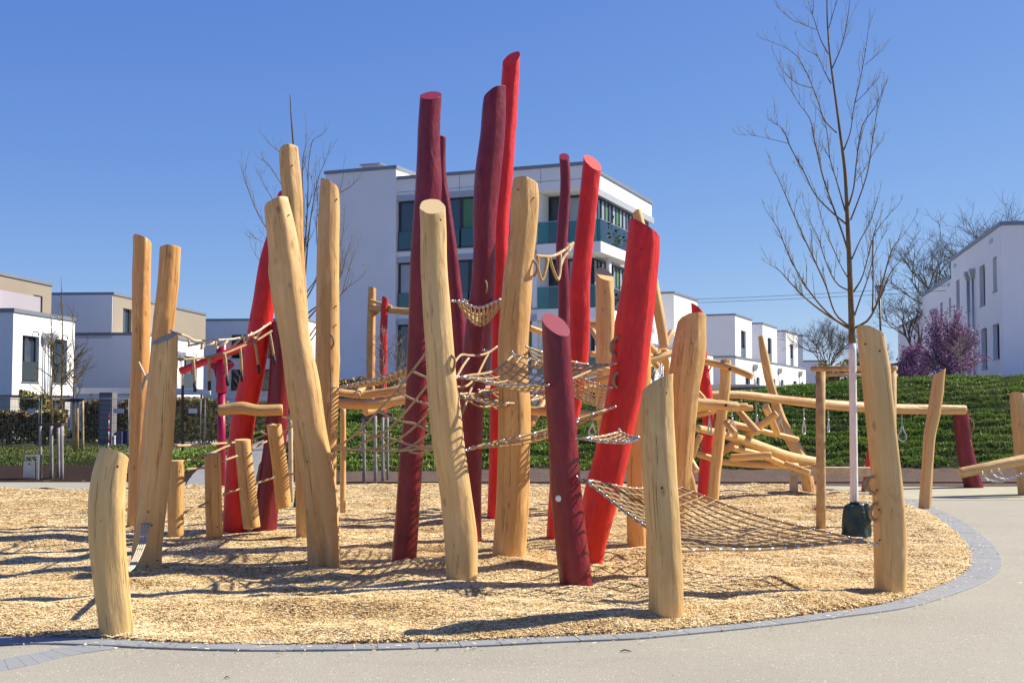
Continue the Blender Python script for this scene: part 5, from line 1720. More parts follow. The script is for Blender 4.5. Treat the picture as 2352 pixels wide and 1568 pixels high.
# roof
tr = MB(); tr.box(-LF, .07, -.07, .3, 12.62, 12.78); tr.box(-.3, .07, .3, 11.87, 12.62, 12.78)
tr.build('roof_edge', TRIM, apt)
# panel joints on the fascia, as thin grooves of trim set in front
for u in (1.2, 3.4, 5.6, 7.6):
    mb = MB(); slab(mb, FrontF, u, u + .025, 11.87, 12.6, -.02, .003); mb.build('panel_joint', TRIM, apt)
for u in (2.2, 4.6, 7.0, 9.4):
    mb = MB(); slab(mb, RightF, u, u + .025, 11.87, 12.6, -.02, .003); mb.build('panel_joint', TRIM, apt)
mb = MB(); slab(mb, FrontF, .0, LF, 11.98, 12.005, -.02, .004); mb.build('panel_joint', TRIM, apt)
mb = MB(); slab(mb, RightF, .0, 11.8, 11.98, 12.005, -.02, .004); mb.build('panel_joint', TRIM, apt)
# higher gable block at the left
volume(apt, -13.75, -LF + .02, -.12, 11.0, .5, 13.15, GREY_R, trim=.17, name='gable_wall')
vm = MB().box(-12.4, -11.4, 1.2, 2.2, 13.3, 13.75)
o = vm.build('roof_vent', PIPE, apt)
MB().box(-12.5, -11.3, 1.1, 2.3, 13.75, 13.8).build('vent_cap', TRIM, o)
# balcony pots and plants
POT = plain('plant_pot', (0.5, 0.5, 0.48), .6)
LEAFD = plain('potted_leaf', (0.03, 0.075, 0.02), .6, 0, .4, 3)
for fi, n_p in ((3, 9), (2, 6)):
    c = floors[fi][0]
    mb = MB()
    for k in range(n_p * 60):
        y = RNG.uniform(1.2, 5.0); x = .55 + RNG.gauss(0, .12); z = c + abs(RNG.gauss(.45, .3))
        p = Vector((x, y, z)); a = Vector((RNG.gauss(0, 1), RNG.gauss(0, 1), RNG.gauss(0, 1))).normalized() * .09; b = a.orthogonal().normalized() * .05
        mb.quad(p - a - b, p + a - b, p + a + b, p - a + b)
    o = mb.build('balcony_planting', LEAFD, apt); o['kind'] = 'stuff'

# --- row of white houses right of the middle
AR = math.radians(22.5)
def row_house(name, label, X, Y, units, hl=4.9, hu=8.15, depth=7.0, gable=True, z0=0.5):
    root = thing(name, label, 'house', (X, Y, 0), -AR, 'white row houses on the right')
    total_l = units[-1][1]
    holes = []
    for (a, b) in units:
        L = b - a
        holes += [(a + L * .33, a + L * .50, 1.5, 3.7), (a + L * .72, a + L * .86, 1.5, 3.7)]
    FF, FR, FL = volume(root, -depth, 0, 0, total_l, z0, hl, WHITE_R, right=holes, trim=.14)
    for h in holes:
        window(root, FR, *h, mull=(.5,), sill=False)
    for (a, b) in units:
        L = b - a
        up = a + L * .58
        hh = [(L * .58 * .33, L * .58 * .62, hl + .2 - 1.4, hl + 2.2)]
        hh = [(h[0], h[1], max(h[2], hl + .15), h[3]) for h in hh]
        f1, f2, f3 = volume(root, -depth + .02, -.004, a, up, hl, hu, WHITE_R, right=hh, trim=.14)
        for h in hh:
            window(root, f2, *h, mull=(.5,), rail=.7)
        window(root, f1, depth * .84, depth * .90, hl + .4, hl + 2.2, -.02 + .06, sill=False) if a > 0 else None
        downpipe(root, FR, a + L * .62, z0, hl - .3)
        downpipe(root, FR, a + L * .66, z0, hl - .3)
    return root
def at_row(sx, Y): return ((sx - 1500) / 3500 * Y, Y)
X_, Y_ = at_row(1938, 71.0)
row_house('row_house', 'white row houses just right of the apartment block', X_ - .383 * 6.0, Y_ - .924 * 6.0, [(0, 9.0), (9.0, 19.5)], hu=8.35)
X_, Y_ = at_row(2155, 90.0)
row_house('row_house', 'three stepped white row houses above the long beam', X_, Y_, [(0, 11.0), (11.0, 22.5), (22.5, 34.0)], hu=8.2, hl=5.0)
far = thing('row_house', 'far grey gable house left of the bare tree', 'house', (at_row(2353, 128)[0], 128, 0), -math.radians(3), 'white row houses on the right')
volume(far, -3.2, 0, 0, 8, 0, 8.75, GREY_R)
volume(far, -.0, 2.6, .1, 8, 0, 6.0, GREY_R)
# garden boxes in front of the row
gb = thing('garden_wall', 'low grey garden wall below the white row houses', 'wall', (at_row(2150, 80)[0], 80, 0), -AR)
MB().box(-2.2, 1.5, 0, .3, 1.4, 2.85).build('wall', BASE_R, gb)
gb = thing('bin_shelter', 'dark grey bin shelter in front of the white row houses', 'shelter', (at_row(2205, 70)[0], 70, 0), -AR)
MB().box(-1.3, 1.2, 0, 1.2, 1.0, 2.5).build('body', FRAME, gb)
MB().box(-1.4, 1.3, -.1, 1.3, 2.5, 2.62).build('roof', TRIM, gb)

# --- building at the right edge
AE = math.radians(11.5)
xe, ye = (2942 - 1500) / 3500 * 53.0, 53.0
rb = thing('side_building', 'pale building with slanting roofline at the right edge', 'building', (xe, ye, 0), -AE)
def along(sx):   # pixel -> distance along the left wall
    r = (sx - 1500) / 3500
    return (r * ye - xe) / (math.sin(AE) - r * math.cos(AE))
def zwall(sx, sy):
    L = along(sx); Y = ye + math.cos(AE) * L
    return CAM_H + (1180 - sy) / 3500 * Y
hu_, hl_ = [], []
for (s0, s1, t0, t1) in ((2915, 2926.5, 748, 850), (2875, 2891, 771, 891), (2836, 2846, 799, 909), (2806, 2816, 816, 904), (2911, 2930, 946, 1049), (2877, 2893, 959, 1080)):
    a, b = along(s1), along(s0)
    hu_.append((a, b, zwall(s1, t1), zwall(s1, t0)))
L1, L2 = along(2792), along(2706)
FLs = Face((0, 0, 0), (0, 1, 0), (-1, 0, 0))
mb = MB()
wall_with_holes(mb, FLs, L1, .5, 9.5, hu_, .3)
mb.quad((0, 0, .5), (14, 0, .5), (14, 0, 9.5), (0, 0, 9.5))
mb.quad((0, L1, .5), (0, L1, 9.5), (14, L1, 9.5), (14, L1, .5))
mb.quad((0, 0, 9.48), (14, 0, 9.48), (14, L1, 9.48), (0, L1, 9.48))
mb.build('wall', GREY_R, rb)
for h in hu_:
    window(rb, FLs, *h, depth=.2, mull=(), sill=True, fw=.06)
holes2 = []
for (s0, s1, t0, t1) in ((2758, 2765, 884, 930), (2784, 2792 - 2, 870, 905)):
    holes2.append((along(s1), along(s0), zwall(s1, t1) - .4, zwall(s1, t0)))
mb = MB()
F2 = Face((0, L1 + .003, 0), (0, 1, 0), (-1, 0, 0))
h2_ = [(a - L1, b - L1, c, d) for a, b, c, d in holes2]
wall_with_holes(mb, F2, L2 - L1, .5, 8.55, h2_, .3)
mb.quad((0, L2, .5), (0, L2, 8.55), (14, L2, 8.55), (14, L2, .5))
mb.quad((0, L1, 8.53), (14, L1, 8.53), (14, L2, 8.53), (0, L2, 8.53))
mb.build('wall', GREY_R, rb)
for h in h2_:
    window(rb, F2, *h, depth=.2, sill=True, fw=.06)
t = MB(); t.box(-.07, .3, -.07, L1, 9.5, 9.68); t.box(.3, 14, -.07, .3, 9.5, 9.68); t.box(-.07, .3, L1 + .01, L2 + .07, 8.55, 8.73)
t.build('roof_edge', TRIM, rb)
for sx, ht in ((2846.5, 8.3), (2861, 8.3), (2740, 7.3), (2748, 7.3)):
    downpipe(rb, FLs, along(sx), .5, ht)
for sx, sy in ((2912, 705), (2804, 777), (2784, 833)):
    q = FLs.p(along(sx), zwall(sx, sy), 0)
    mb = MB(); a = along(sx); z = zwall(sx, sy); slab(mb, FLs, a - .35, a + .35, z - .09, z + .09, -.05, .04); mb.build('wall_vent', PIPE, rb)
# lower wing further back
mb = MB(); mb.box(.0, 12, L2 + .01, L2 + 14, .5, 7.3); mb.build('wall', GREY_R, rb)
mb = MB(); mb.box(-.07, 12, L2 + .09, L2 + 14, 7.3, 7.45); mb.build('roof_edge', TRIM, rb)
# ------------------------------------------------------------------ trees
def bark(name, a, b):
    t = NT(name)
    p = t.coords('Object')
    n1 = t.noise(t.mapped(p, (30, 30, 6)), 1.0, 5, 0.65)
    t.set(t.ramp(n1, [(0.3, a), (0.7, b)]), 0.85, 0, 0.2)
    t.bump(n1, 0.6, 0.01)
    return t.m
BARK = bark('young_bark', (0.085, 0.063, 0.03), (0.22, 0.165, 0.085))
BARK_D = bark('dark_bark', (0.075, 0.058, 0.045), (0.19, 0.15, 0.115))
BARK_G = bark('grey_twig_bark', (0.16, 0.13, 0.11), (0.30, 0.25, 0.21))
WHITEWASH = bark('trunk_whitewash', (0.66, 0.62, 0.57), (0.82, 0.79, 0.75))
BUD = plain('opening_buds', (0.20, 0.26, 0.06), 0.6, 0, 0.3, 3)

def twig(mb, buds, p, d, L, r, depth, rng, up=0.6, budr=0.0075):
    """thin upward-curving shoot with side shoots"""
    n = 4
    pts = [p.copy()]
    q = p.copy(); d = d.normalized()
    for i in range(n):
        d = (d + Vector((rng.gauss(0, .09), rng.gauss(0, .09), up * .35 + rng.gauss(0, .05)))).normalized()
        q = q + d * (L / n)
        pts.append(q.copy())
    mb.tube(pts, [r * (1 - .75 * i / n) for i in range(n + 1)], 4, cap=False)
    if depth > 0:
        m = 2 + int(L * 2.5)
        for k in range(m):
            t = rng.uniform(.2, .95) * n
            i = min(n - 1, int(t)); b = pts[i].lerp(pts[i + 1], t - i)
            ax = (pts[i + 1] - pts[i]).normalized()
            side = Vector((rng.gauss(0, 1), rng.gauss(0, 1), rng.gauss(0, .4))); side = (side - ax * side.dot(ax)).normalized()
            twig(mb, buds, b, ax * .8 + side * .62, L * rng.uniform(.3, .55), r * .55, depth - 1, rng, up, budr)
    if buds is not None:
        for k in range(1 + int(L * 5)):
            t = rng.uniform(.35, 1.0) * n
            i = min(n - 1, int(t)); b = pts[i].lerp(pts[i + 1], t - i)
            bead_l(buds, b + Vector((rng.gauss(0, .006), rng.gauss(0, .006), 0)), budr * rng.uniform(.6, 1.3))

def bead_l(mb, p, r):
    k = len(mb.v)
    for d in ((1, 0, -.4), (-.5, .87, -.4), (-.5, -.87, -.4), (0, 0, 2.2)):
        mb.v.append((p.x + d[0] * r * .7, p.y + d[1] * r * .7, p.z + d[2] * r))
    mb.f += [(k, k + 1, k + 3), (k + 1, k + 2, k + 3), (k + 2, k, k + 3), (k + 2, k + 1, k)]

def young_tree(label, trunk, limbs, Y, white_to=None, seed=3, twigs=1.0, tl=0.55, cat='tree'):
    """trunk/limbs: polylines of (x, y, width_px); limbs fan out in depth too"""
    rng = random.Random(seed)
    base = W(trunk[0][0], trunk[0][1], Y)
    root = thing('young_tree', label, cat, (base.x, base.y, float(H(base.x, base.y))))
    tp = [W(x, y, Y) for x, y, w in trunk]; tr_ = [w / 2 * Y / FOC for x, y, w in trunk]
    C = catmull([tuple(p) + (r,) for p, r in zip(tp, tr_)], 0.1)
    if white_to is not None:
        zc = W(trunk[0][0], white_to, Y).z
        lo = [c for c in C if c[2] <= zc]; hi = [c for c in C if c[2] > zc - .1]
        MB().tube([Vector(c[:3]) for c in lo], [float(c[3]) * 1.04 for c in lo], 12).build('whitewashed_trunk', WHITEWASH, root, smooth=True, world=True)
    else:
        hi = C
    MB().tube([Vector(c[:3]) for c in hi], [float(c[3]) for c in hi], 10).build('trunk', BARK, root, smooth=True, world=True)
    br = MB(); tw = MB(); bu = MB()
    for k, lb in enumerate(limbs):
        dy = rng.uniform(-1, 1)
        x0, y0 = lb[0][0], lb[0][1]
        P = []
        for i, (x, y, w) in enumerate(lb):
            f = i / (len(lb) - 1)
            far_ = abs(lb[-1][0] - x0) * Y / FOC
            P.append(W(x, y, Y + dy * (0.25 + 0.7 * far_) * f))
        R = [w * .41 * Y / FOC for x, y, w in lb]
        c = catmull([tuple(p) + (r,) for p, r in zip(P, R)], 0.1)
        br.tube([Vector(q[:3]) for q in c], [float(q[3]) for q in c], 6, cap=False)
        length = sum((P[i + 1] - P[i]).length for i in range(len(P) - 1))
        m = int(length * 4.2 * twigs) + 1
        for q in range(m):
            t = rng.uniform(.22, 1.0); i = min(len(c) - 2, int(t * (len(c) - 1)))
            p = Vector(c[i][:3]); ax = Vector(c[i + 1][:3]) - p; ax.normalize()
            side = Vector((rng.gauss(0, 1), rng.gauss(0, 1), rng.gauss(0, .3))); side = (side - ax * side.dot(ax)).normalized()
            twig(tw, bu, p, ax * .8 + side * .5 + Vector((0, 0, .25)), tl * rng.uniform(.4, 1.2), min(.005, max(.0026, float(c[i][3]) * .5)), 1, rng)
        e = Vector(c[-1][:3]); twig(tw, bu, e, e - Vector(c[-3][:3]), tl * .5, max(.003, float(c[-1][3]) * .9), 1, rng)
    o = br.build('crown', BARK, root, smooth=True, world=True)
    q = tw.build('twigs', BARK, o, smooth=True, world=True); q['kind'] = 'stuff'
    q = bu.build('buds', BUD, o, world=True); q['kind'] = 'stuff'
    return root

def zt(x, y): return ((2100 + x / 1.568) * .784, (y / 1.568) * .784)
def LT(pts): return [(*zt(x, y), w) for x, y, w in pts]
Yt = 14.2
trunk = [(1963, 1240, 19), (1962, 1150, 18), (1959, 900, 17), (1957, 770, 16)] + LT([(620, 1500, 15), (612, 1280, 12), (600, 1000, 9.5), (588, 780, 7.5), (565, 600, 6), (545, 450, 5), (520, 260, 4.2), (508, 100, 3.4), (505, -60, 2.4), (500, -160, 1.4)])
limbs = [LT(p) for p in [
    [(612, 1512, 7), (560, 1480, 6), (430, 1345, 5), (330, 1170, 3.6), (275, 1040, 2.6), (225, 965, 1.2)],
    [(610, 1505, 6), (545, 1470, 6), (420, 1380, 4.5), (330, 1290, 3.5), (285, 1240, 2.4), (236, 1212, 1)],
    [(612, 1500, 6), (560, 1460, 5), (500, 1310, 4.4), (400, 1090, 3.5), (330, 930, 3), (300, 860, 2.2), (250, 750, 1.2)],
    [(620, 1340, 5), (560, 1310, 3.6), (500, 1200, 3), (465, 1090, 2.4), (430, 1020, 1.4), (402, 940, 1)],
    [(612, 1290, 5), (575, 1230, 3), (530, 1130, 2.6), (500, 1060, 1.8), (460, 920, 1)],
    [(610, 1180, 6), (580, 1080, 5), (545, 980, 5), (490, 820, 4.4), (450, 650, 3.4), (425, 540, 2.8), (380, 480, 2), (330, 400, 1.4), (300, 360, .9)],
    [(595, 1030, 5.5), (540, 985, 4.4), (450, 890, 3.6), (400, 790, 3.2), (330, 660, 2.6), (300, 590, 2), (258, 565, 1)],
    [(590, 970, 5), (550, 830, 3.4), (520, 730, 3), (508, 620, 2.4), (490, 540, 1.8), (440, 470, 1)],
    [(550, 610, 4.4), (500, 560, 3.4), (460, 450, 3), (400, 310, 2.4), (360, 250, 1.8), (270, 200, 1.2), (212, 180, .8)],
    [(440, 405, 2.4), (370, 385, 2), (310, 330, 1.4), (262, 245, .9)],
    [(525, 385, 4), (490, 320, 2.4), (465, 260, 2), (410, 230, 1.4), (378, 195, .8)],
    [(513, 250, 3.6), (480, 190, 2.6), (450, 100, 2), (430, 40, 1.4), (405, -40, .9)],
    [(465, 140, 2), (400, 115, 1.5), (340, 85, 1.2), (290, 45, .8)],
    [(530, 315, 4), (570, 220, 2.6), (600, 90, 2), (615, -30, 1.2)],
    [(515, 130, 3), (535, 60, 2), (560, -20, 1.2)],
    [(583, 690, 4.6), (610, 620, 3), (630, 490, 2.6), (660, 360, 2.2), (685, 220, 1.8), (700, 100, 1)],
    [(605, 945, 6), (625, 880, 4.6), (640, 760, 4), (655, 640, 3.4), (670, 575, 3), (735, 480, 2), (768, 400, 1)],
    [(615, 1010, 5), (650, 920, 4), (690, 800, 3.4), (715, 650, 2.8), (740, 500, 2), (765, 420, 1)],
    [(640, 830, 2.6), (690, 760, 2), (725, 690, 1.5), (755, 655, .8)],
    [(620, 1190, 5), (660, 1100, 3), (700, 1030, 2.4), (740, 905, 1.2)],
    [(628, 1340, 6), (660, 1290, 4), (695, 1180, 3), (720, 1090, 2.4), (770, 1010, 1.5), (832, 945, .9)],
    [(632, 1450, 5), (660, 1370, 4), (690, 1290, 3), (715, 1200, 2.4), (745, 1120, 1.4), (770, 1075, .8)],
    [(636, 1505, 8), (690, 1475, 6.5), (720, 1430, 5.5), (760, 1300, 4.4), (800, 1160, 3.2), (812, 1132, 2.4), (850, 1090, 1.4), (905, 1010, .8)],
    [(715, 1430, 5), (755, 1360, 4), (800, 1250, 3), (850, 1190, 2), (890, 1150, .9)],
    [(715, 1430, 4.5), (718, 1300, 3.8), (718, 1100, 3.2), (720, 1080, 2.4), (745, 1010, 1.4)],
    [(330, 660, 2), (290, 650, 1.8), (240, 638, 1.4), (200, 628, 1.2), (155, 622, 1), (110, 620, .7)],
    [(640, 470, 2), (690, 420, 1.6), (740, 365, .9)], [(680, 300, 1.6), (720, 265, 1.2), (760, 235, .7)],
]]
young_tree('tall young bare tree with white painted trunk at the right', trunk, limbs, Yt, white_to=772, seed=5, twigs=2.0, tl=.30)
# watering bag
BAG = NT('dark_green_tarpaulin'); BAG.set(BAG.ramp(BAG.noise(BAG.coords('Object'), 6, 4, .6), [(0.3, (0.006, 0.022, 0.020)), (0.7, (0.016, 0.05, 0.045))]), 0.42, 0, 0.5)
BAG.bump(BAG.noise(BAG.coords('Object'), 9, 3, .5), .6, .03)
def water_bag(label, cx, cy_top, cy_bot, wpx, Y, seed):
    rng = np.random.RandomState(seed)
    c0, c1 = W(cx, cy_bot, Y), W(cx, cy_top, Y)
    w = wpx / 2 * Y / FOC
    root = thing('watering_bag', label, 'bag', (c0.x, c0.y, 0))
    mb = MB(); n, m = 36, 22
    for j in range(m + 1):
        t = j / m
        z = c0.z + (c1.z - c0.z) * t
        wr = w * (1.0 + .06 * math.sin(math.pi * min(1, t * 1.3)) - .30 * t * t)
        for k in range(n):
            th = 2 * math.pi * k / n
            f = 1 + .20 * float(vnoise(math.cos(th) * 2.3, math.sin(th) * 2.3, t * 3.2, seed)) + .14 * float(vnoise(th * 2.2, t * 1.3, 0, seed + 1)) * (1 + t)
            x = wr * f * math.copysign(abs(math.cos(th)) ** .8, math.cos(th)); y = wr * .62 * f * math.sin(th)
            mb.v.append((c0.x + x, c0.y + y, z + .03 * t * float(vnoise(th * 1.5, 3, 0, seed + 2))))
    for j in range(m):
        for k in range(n):
            mb.f.append((j * n + k, j * n + (k + 1) % n, (j + 1) * n + (k + 1) % n, (j + 1) * n + k))
    mb.f.append(tuple(m * n + k for k in range(n)))
    mb.build('bag', BAG.m, root, smooth=True, world=True)
    zt_ = c1.z
    for sx in (-.55, .6):
        MB().bar((c0.x + sx * w * .8, c0.y - w * .45, zt_ - .10), (c0.x + sx * w * .5, c0.y - w * .1, zt_ + .02), .035, .006).build('strap', BLACK, root, world=True)
water_bag('dark green watering bag around the white tree trunk', 1965, 1156, 1243, 66, 14.05, 5)
# stake frame of the right tree
def stake_frame(label, stakes, beams, mat=STAKE, r_px=11, cap=None):
    base = G(stakes[0][0], stakes[0][2])
    root = thing('tree_stakes', label, 'tree stakes', base)
    for (x, y0, y1, Y, w) in stakes:
        a, b = W(x, y1, Y), W(x, y0, Y)
        gz_ = float(H(a.x, a.y))
        a.z = gz_ - .1
        MB().tube([a, a.lerp(b, .3) + Vector((.004, 0, 0)), a.lerp(b, .7) - Vector((.004, 0, 0)), b], w / 2 * Y / FOC, 12).build('stake', mat, root, smooth=True, world=True)
    for (x0, y0, Y0, x1, y1, Y1, w) in beams:
        MB().tube([W(x0, y0, Y0), W(x1, y1, Y1)], w / 2 * Y0 / FOC, 10).build('crossbar', mat, root, smooth=True, world=True)
    return root
stake_frame('wooden stake frame around the white-trunked tree', [(1885, 846, 1222, 14.85, 22), (2052, 856, 1210, 15.3, 15), (2048, 850, 1240, 13.8, 20)],
            [(1866, 847, 14.85, 2058, 846, 13.8, 13), (1880, 860, 15.0, 2060, 862, 15.4, 8), (2050, 846, 13.7, 2054, 850, 15.4, 12)])

# left tree behind the posts
Yl = 18.0
trunk = [(694, 1180, 16), (694, 1000, 14), (693, 800, 11), (690, 640, 9), (684, 480, 7), (678, 400, 5.5), (674, 335, 4.4), (669, 270, 3.4), (666, 217, 1.6)]
def z3(x, y): return ((600 + x / 2.613) * .784, (250 + y / 2.613) * .784)
def L3(pts): return [(*z3(x, y), w) for x, y, w in pts]
limbs = [L3(p) for p in [
    [(770, 1600, 6), (760, 1350, 5), (780, 1050, 4), (790, 800, 3), (800, 560, 2.2), (850, 400, 1.4), (880, 390, .8)],
    [(765, 1500, 5), (790, 1200, 4), (830, 900, 3), (880, 680, 2), (930, 560, 1.2), (945, 510, .8)],
    [(760, 1400, 5), (755, 1100, 4), (750, 800, 3), (752, 560, 2.4), (775, 440, 1.6), (776, 310, .8)],
    [(750, 1300, 5), (640, 1250, 3), (470, 1090, 2.6), (370, 900, 2.2), (320, 760, 1.6), (285, 650, .8)],
    [(740, 1100, 4), (600, 980, 2.6), (500, 840, 2), (440, 730, 1.4), (415, 690, .8)],
    [(735, 1000, 4), (620, 820, 2.4), (545, 690, 1.8), (480, 600, 1.2), (432, 570, .8)],
    [(730, 800, 4), (640, 620, 2.2), (560, 500, 1.6), (500, 450, .9)],
    [(770, 1650, 5), (850, 1500, 3.5), (1000, 900, 2.6), (1035, 800, 2), (1060, 690, 1.4), (1065, 600, .8)],
    [(1035, 820, 2), (1110, 780, 1.5), (1165, 720, .8)],
    [(780, 1750, 5), (960, 1600, 3), (1060, 1400, 2.5), (1075, 1320, 2), (1110, 1220, .9)],
    [(1050, 1600, 2.6), (1090, 1450, 2), (1130, 1320, 1.4), (1165, 1240, .8)],
    [(780, 1800, 5), (900, 1650, 3), (1000, 1330, 2), (1060, 1120, 1.5), (1070, 1000, .8)],
    [(765, 1600, 4), (840, 1500, 3), (855, 1100, 2.4), (860, 800, 1.8), (845, 640, 1)],
    [(750, 1500, 3), (500, 1400, 2), (410, 1330, 1.4), (360, 1240, .8)],
    [(760, 1700, 3), (560, 1300, 2), (460, 1210, 1.2), (375, 1165, .7)],
    [(780, 1950, 5), (880, 1800, 3), (1010, 1500, 2), (1040, 1420, 1)],
    [(780, 2000, 4), (950, 1750, 2.5), (1080, 1560, 1.6), (1180, 1490, .7)],
]]
young_tree('young bare tree behind the tall left posts', trunk, limbs, Yl, seed=9, twigs=1.5, tl=.34)
water_bag('dark green watering bag half hidden by the leaning left post', 688, 1124, 1182, 26, 17.6, 11)
stake_frame('pale tree stake standing right of the leaning left post', [(788, 935, 1178, 17.5, 13), (668, 950, 1150, 18.6, 11)], [], STAKE_PALE)

# far stake frames with dark boards
def board_frame(label, stakes, board, mat=STAKE_GREY, boardmat=None):
    root = stake_frame(label, stakes, [], mat)
    (x0, x1, y, Y, h) = board
    a, b = W(x0, y, Y), W(x1, y, Y)
    MB().bar(a, b, .16, h * Y / FOC).build('board', boardmat or plain('dark_board', (0.06, 0.052, 0.048), .8), root, world=True)
    return root
board_frame('tree stakes with a dark top board, mid-ground behind the climbing net', [(836, 955, 1108, 24.2, 8), (862, 955, 1112, 23.9, 8), (879, 955, 1106, 24.4, 7), (890, 955, 1104, 24.8, 6)], (832, 902, 953, 24.2, 9))
board_frame('tree stakes with dark board beside the litter bin', [(93, 978, 1101, 25.2, 7), (118, 978, 1101, 25.2, 8), (134, 978, 1101, 25.6, 7), (142, 978, 1100, 25.2, 8)], (87, 145, 977, 25.3, 9))
board_frame('tree stakes further back by the wire fence', [(169, 920, 1033, 41, 6), (178, 920, 1034, 41, 5), (190, 920, 1034, 40, 6)], (139, 195, 919, 41, 7), STAKE)

def small_tree(label, x, ybase, ytop, spread, Y, seed, n=26, mat=BARK, lean=0.0, name='young_tree'):
    rng = random.Random(seed)
    b = W(x, ybase, Y); t = W(x + lean, ytop, Y)
    root = thing(name, label, 'tree', (b.x, b.y, float(H(b.x, b.y))), group='small bare trees')
    h = (t - b).length
    pts = [b.lerp(t, k / 8) + Vector((rng.gauss(0, .02) * h * .2, rng.gauss(0, .02) * h * .2, 0)) for k in range(9)]
    r0 = .006 * h + .012
    MB().tube(pts, [r0 * (1 - .85 * k / 8) for k in range(9)], 7).build('trunk', mat, root, smooth=True, world=True)
    tw = MB()
    for k in range(n):
        f = rng.uniform(.3, .95); i = int(f * 8); p = pts[i].lerp(pts[min(8, i + 1)], f * 8 - i)
        a = rng.uniform(0, 2 * math.pi)
        d = Vector((math.cos(a), math.sin(a), rng.uniform(.5, 1.1)))
        twig(tw, None, p, d, spread * (1.1 - f) * rng.uniform(.6, 1.2), r0 * .4, 2, rng, .3)
    tw.build('crown', mat, root, smooth=True, world=True)
    return root
small_tree('thin bare tree rising from the stakes by the litter bin', 119, 1095, 730, 1.15, 25.3, 21, 22)
small_tree('slim bare tree in front of the white left house, further back', 170, 1030, 690, 1.6, 41.2, 22, 20)
small_tree('slender bare tree against the sky, left house row', 143, 1015, 636, 1.6, 47, 23, 18)
small_tree('bare sapling entwined with the far red post', 880, 965, 745, 1.0, 29.5, 24, 24, BARK_G)
small_tree('bare shrubby sapling in front of the apartment windows', 912, 955, 760, 1.4, 38.0, 25, 40, BARK_G)
small_tree('bare sapling behind the red boom', 560, 985, 790, 1.3, 40.0, 26, 22, BARK)
small_tree('pale bare sapling in front of the purple blossom tree', 2207, 880, 770, 1.3, 38.5, 27, 26, BARK_G)
small_tree('bare sapling behind the thick red post', 1500, 940, 800, 1.4, 40.0, 28, 34, BARK_D)

def big_bare(label, x, ybase, ytop, wpx, Y, seed, mat=BARK_D, levels=5, kids=4):
    """old tree: recursive limbs, fine dark twigs"""
    rng = random.Random(seed)
    b = W(x, ybase, Y); h = W(x, ytop, Y).z - b.z
    rad = wpx / 2 * Y / FOC
    root = thing('bare_tree', label, 'tree', (b.x, b.y, float(H(b.x, b.y))), group='old bare trees in the background')
    limbs, twigs_ = MB(), MB()
    cz = b.z + h * .58
    def grow(p, d, L, r, lv):
        n = 3
        pts = [p]; q = p
        for i in range(n):
            d = (d + Vector((rng.gauss(0, .16), rng.gauss(0, .16), .10 + rng.gauss(0, .1)))).normalized()
            q = q + d * (L / n); pts.append(q)
        (limbs if lv >= 3 else twigs_).tube(pts, [r * (1 - .4 * i / n) for i in range(n + 1)], 5 if lv >= 3 else 3, cap=False)
        if lv == 0:
            return
        k = kids if lv > 1 else kids + 1
        for j in range(k):
            t = rng.uniform(.35, 1.0); i = min(n - 1, int(t * n)); s_ = pts[i].lerp(pts[i + 1], t * n - i)
            side = Vector((rng.gauss(0, 1), rng.gauss(0, 1), rng.gauss(0, .5)))
            side = (side - d * side.dot(d)).normalized()
            nd = d * rng.uniform(.55, .9) + side * rng.uniform(.5, .9)
            grow(s_, nd, L * rng.uniform(.55, .8), r * .56, lv - 1)
    top = b + Vector((0, 0, h * .28))
    MB().tube([b - Vector((0, 0, .3)), b + Vector((.03, 0, h * .14)), top], [h * .028, h * .022, h * .019], 9).build('trunk', mat, root, smooth=True, world=True)
    for k in range(6):
        a = 2 * math.pi * k / 6 + rng.uniform(-.3, .3)
        out = rad / (h * .45)
        grow(top - Vector((0, 0, rng.uniform(0, h * .1))), Vector((math.cos(a) * out, math.sin(a) * out, rng.uniform(.6, 1.2))), h * .33, h * .0095, levels - 1)
    o = limbs.build('crown', mat, root, smooth=True, world=True)
    q = twigs_.build('twigs', mat, o, smooth=False, world=True); q['kind'] = 'stuff'
    return root
big_bare('round bare tree beyond the row houses, left of the white trunk', 1902, 900, 716, 95, 95, 31)
big_bare('low dark bare tree right of the white trunk', 1995, 905, 770, 80, 90, 36)
big_bare('wide bare tree behind the slanting-roof building', 2200, 900, 478, 200, 88, 32, levels=6, kids=3)
big_bare('tall bare tree at the right edge behind the building', 2320, 900, 425, 190, 90, 33, levels=6, kids=3)
big_bare('bare tree with drooping twigs left of the slanting-roof building', 2105, 900, 610, 110, 80, 37, levels=6, kids=3)
big_bare('distant bare tree between the left houses', 436, 960, 735, 50, 118, 34)
big_bare('distant bare tree top behind the white row houses', 1755, 900, 742, 60, 150, 35)

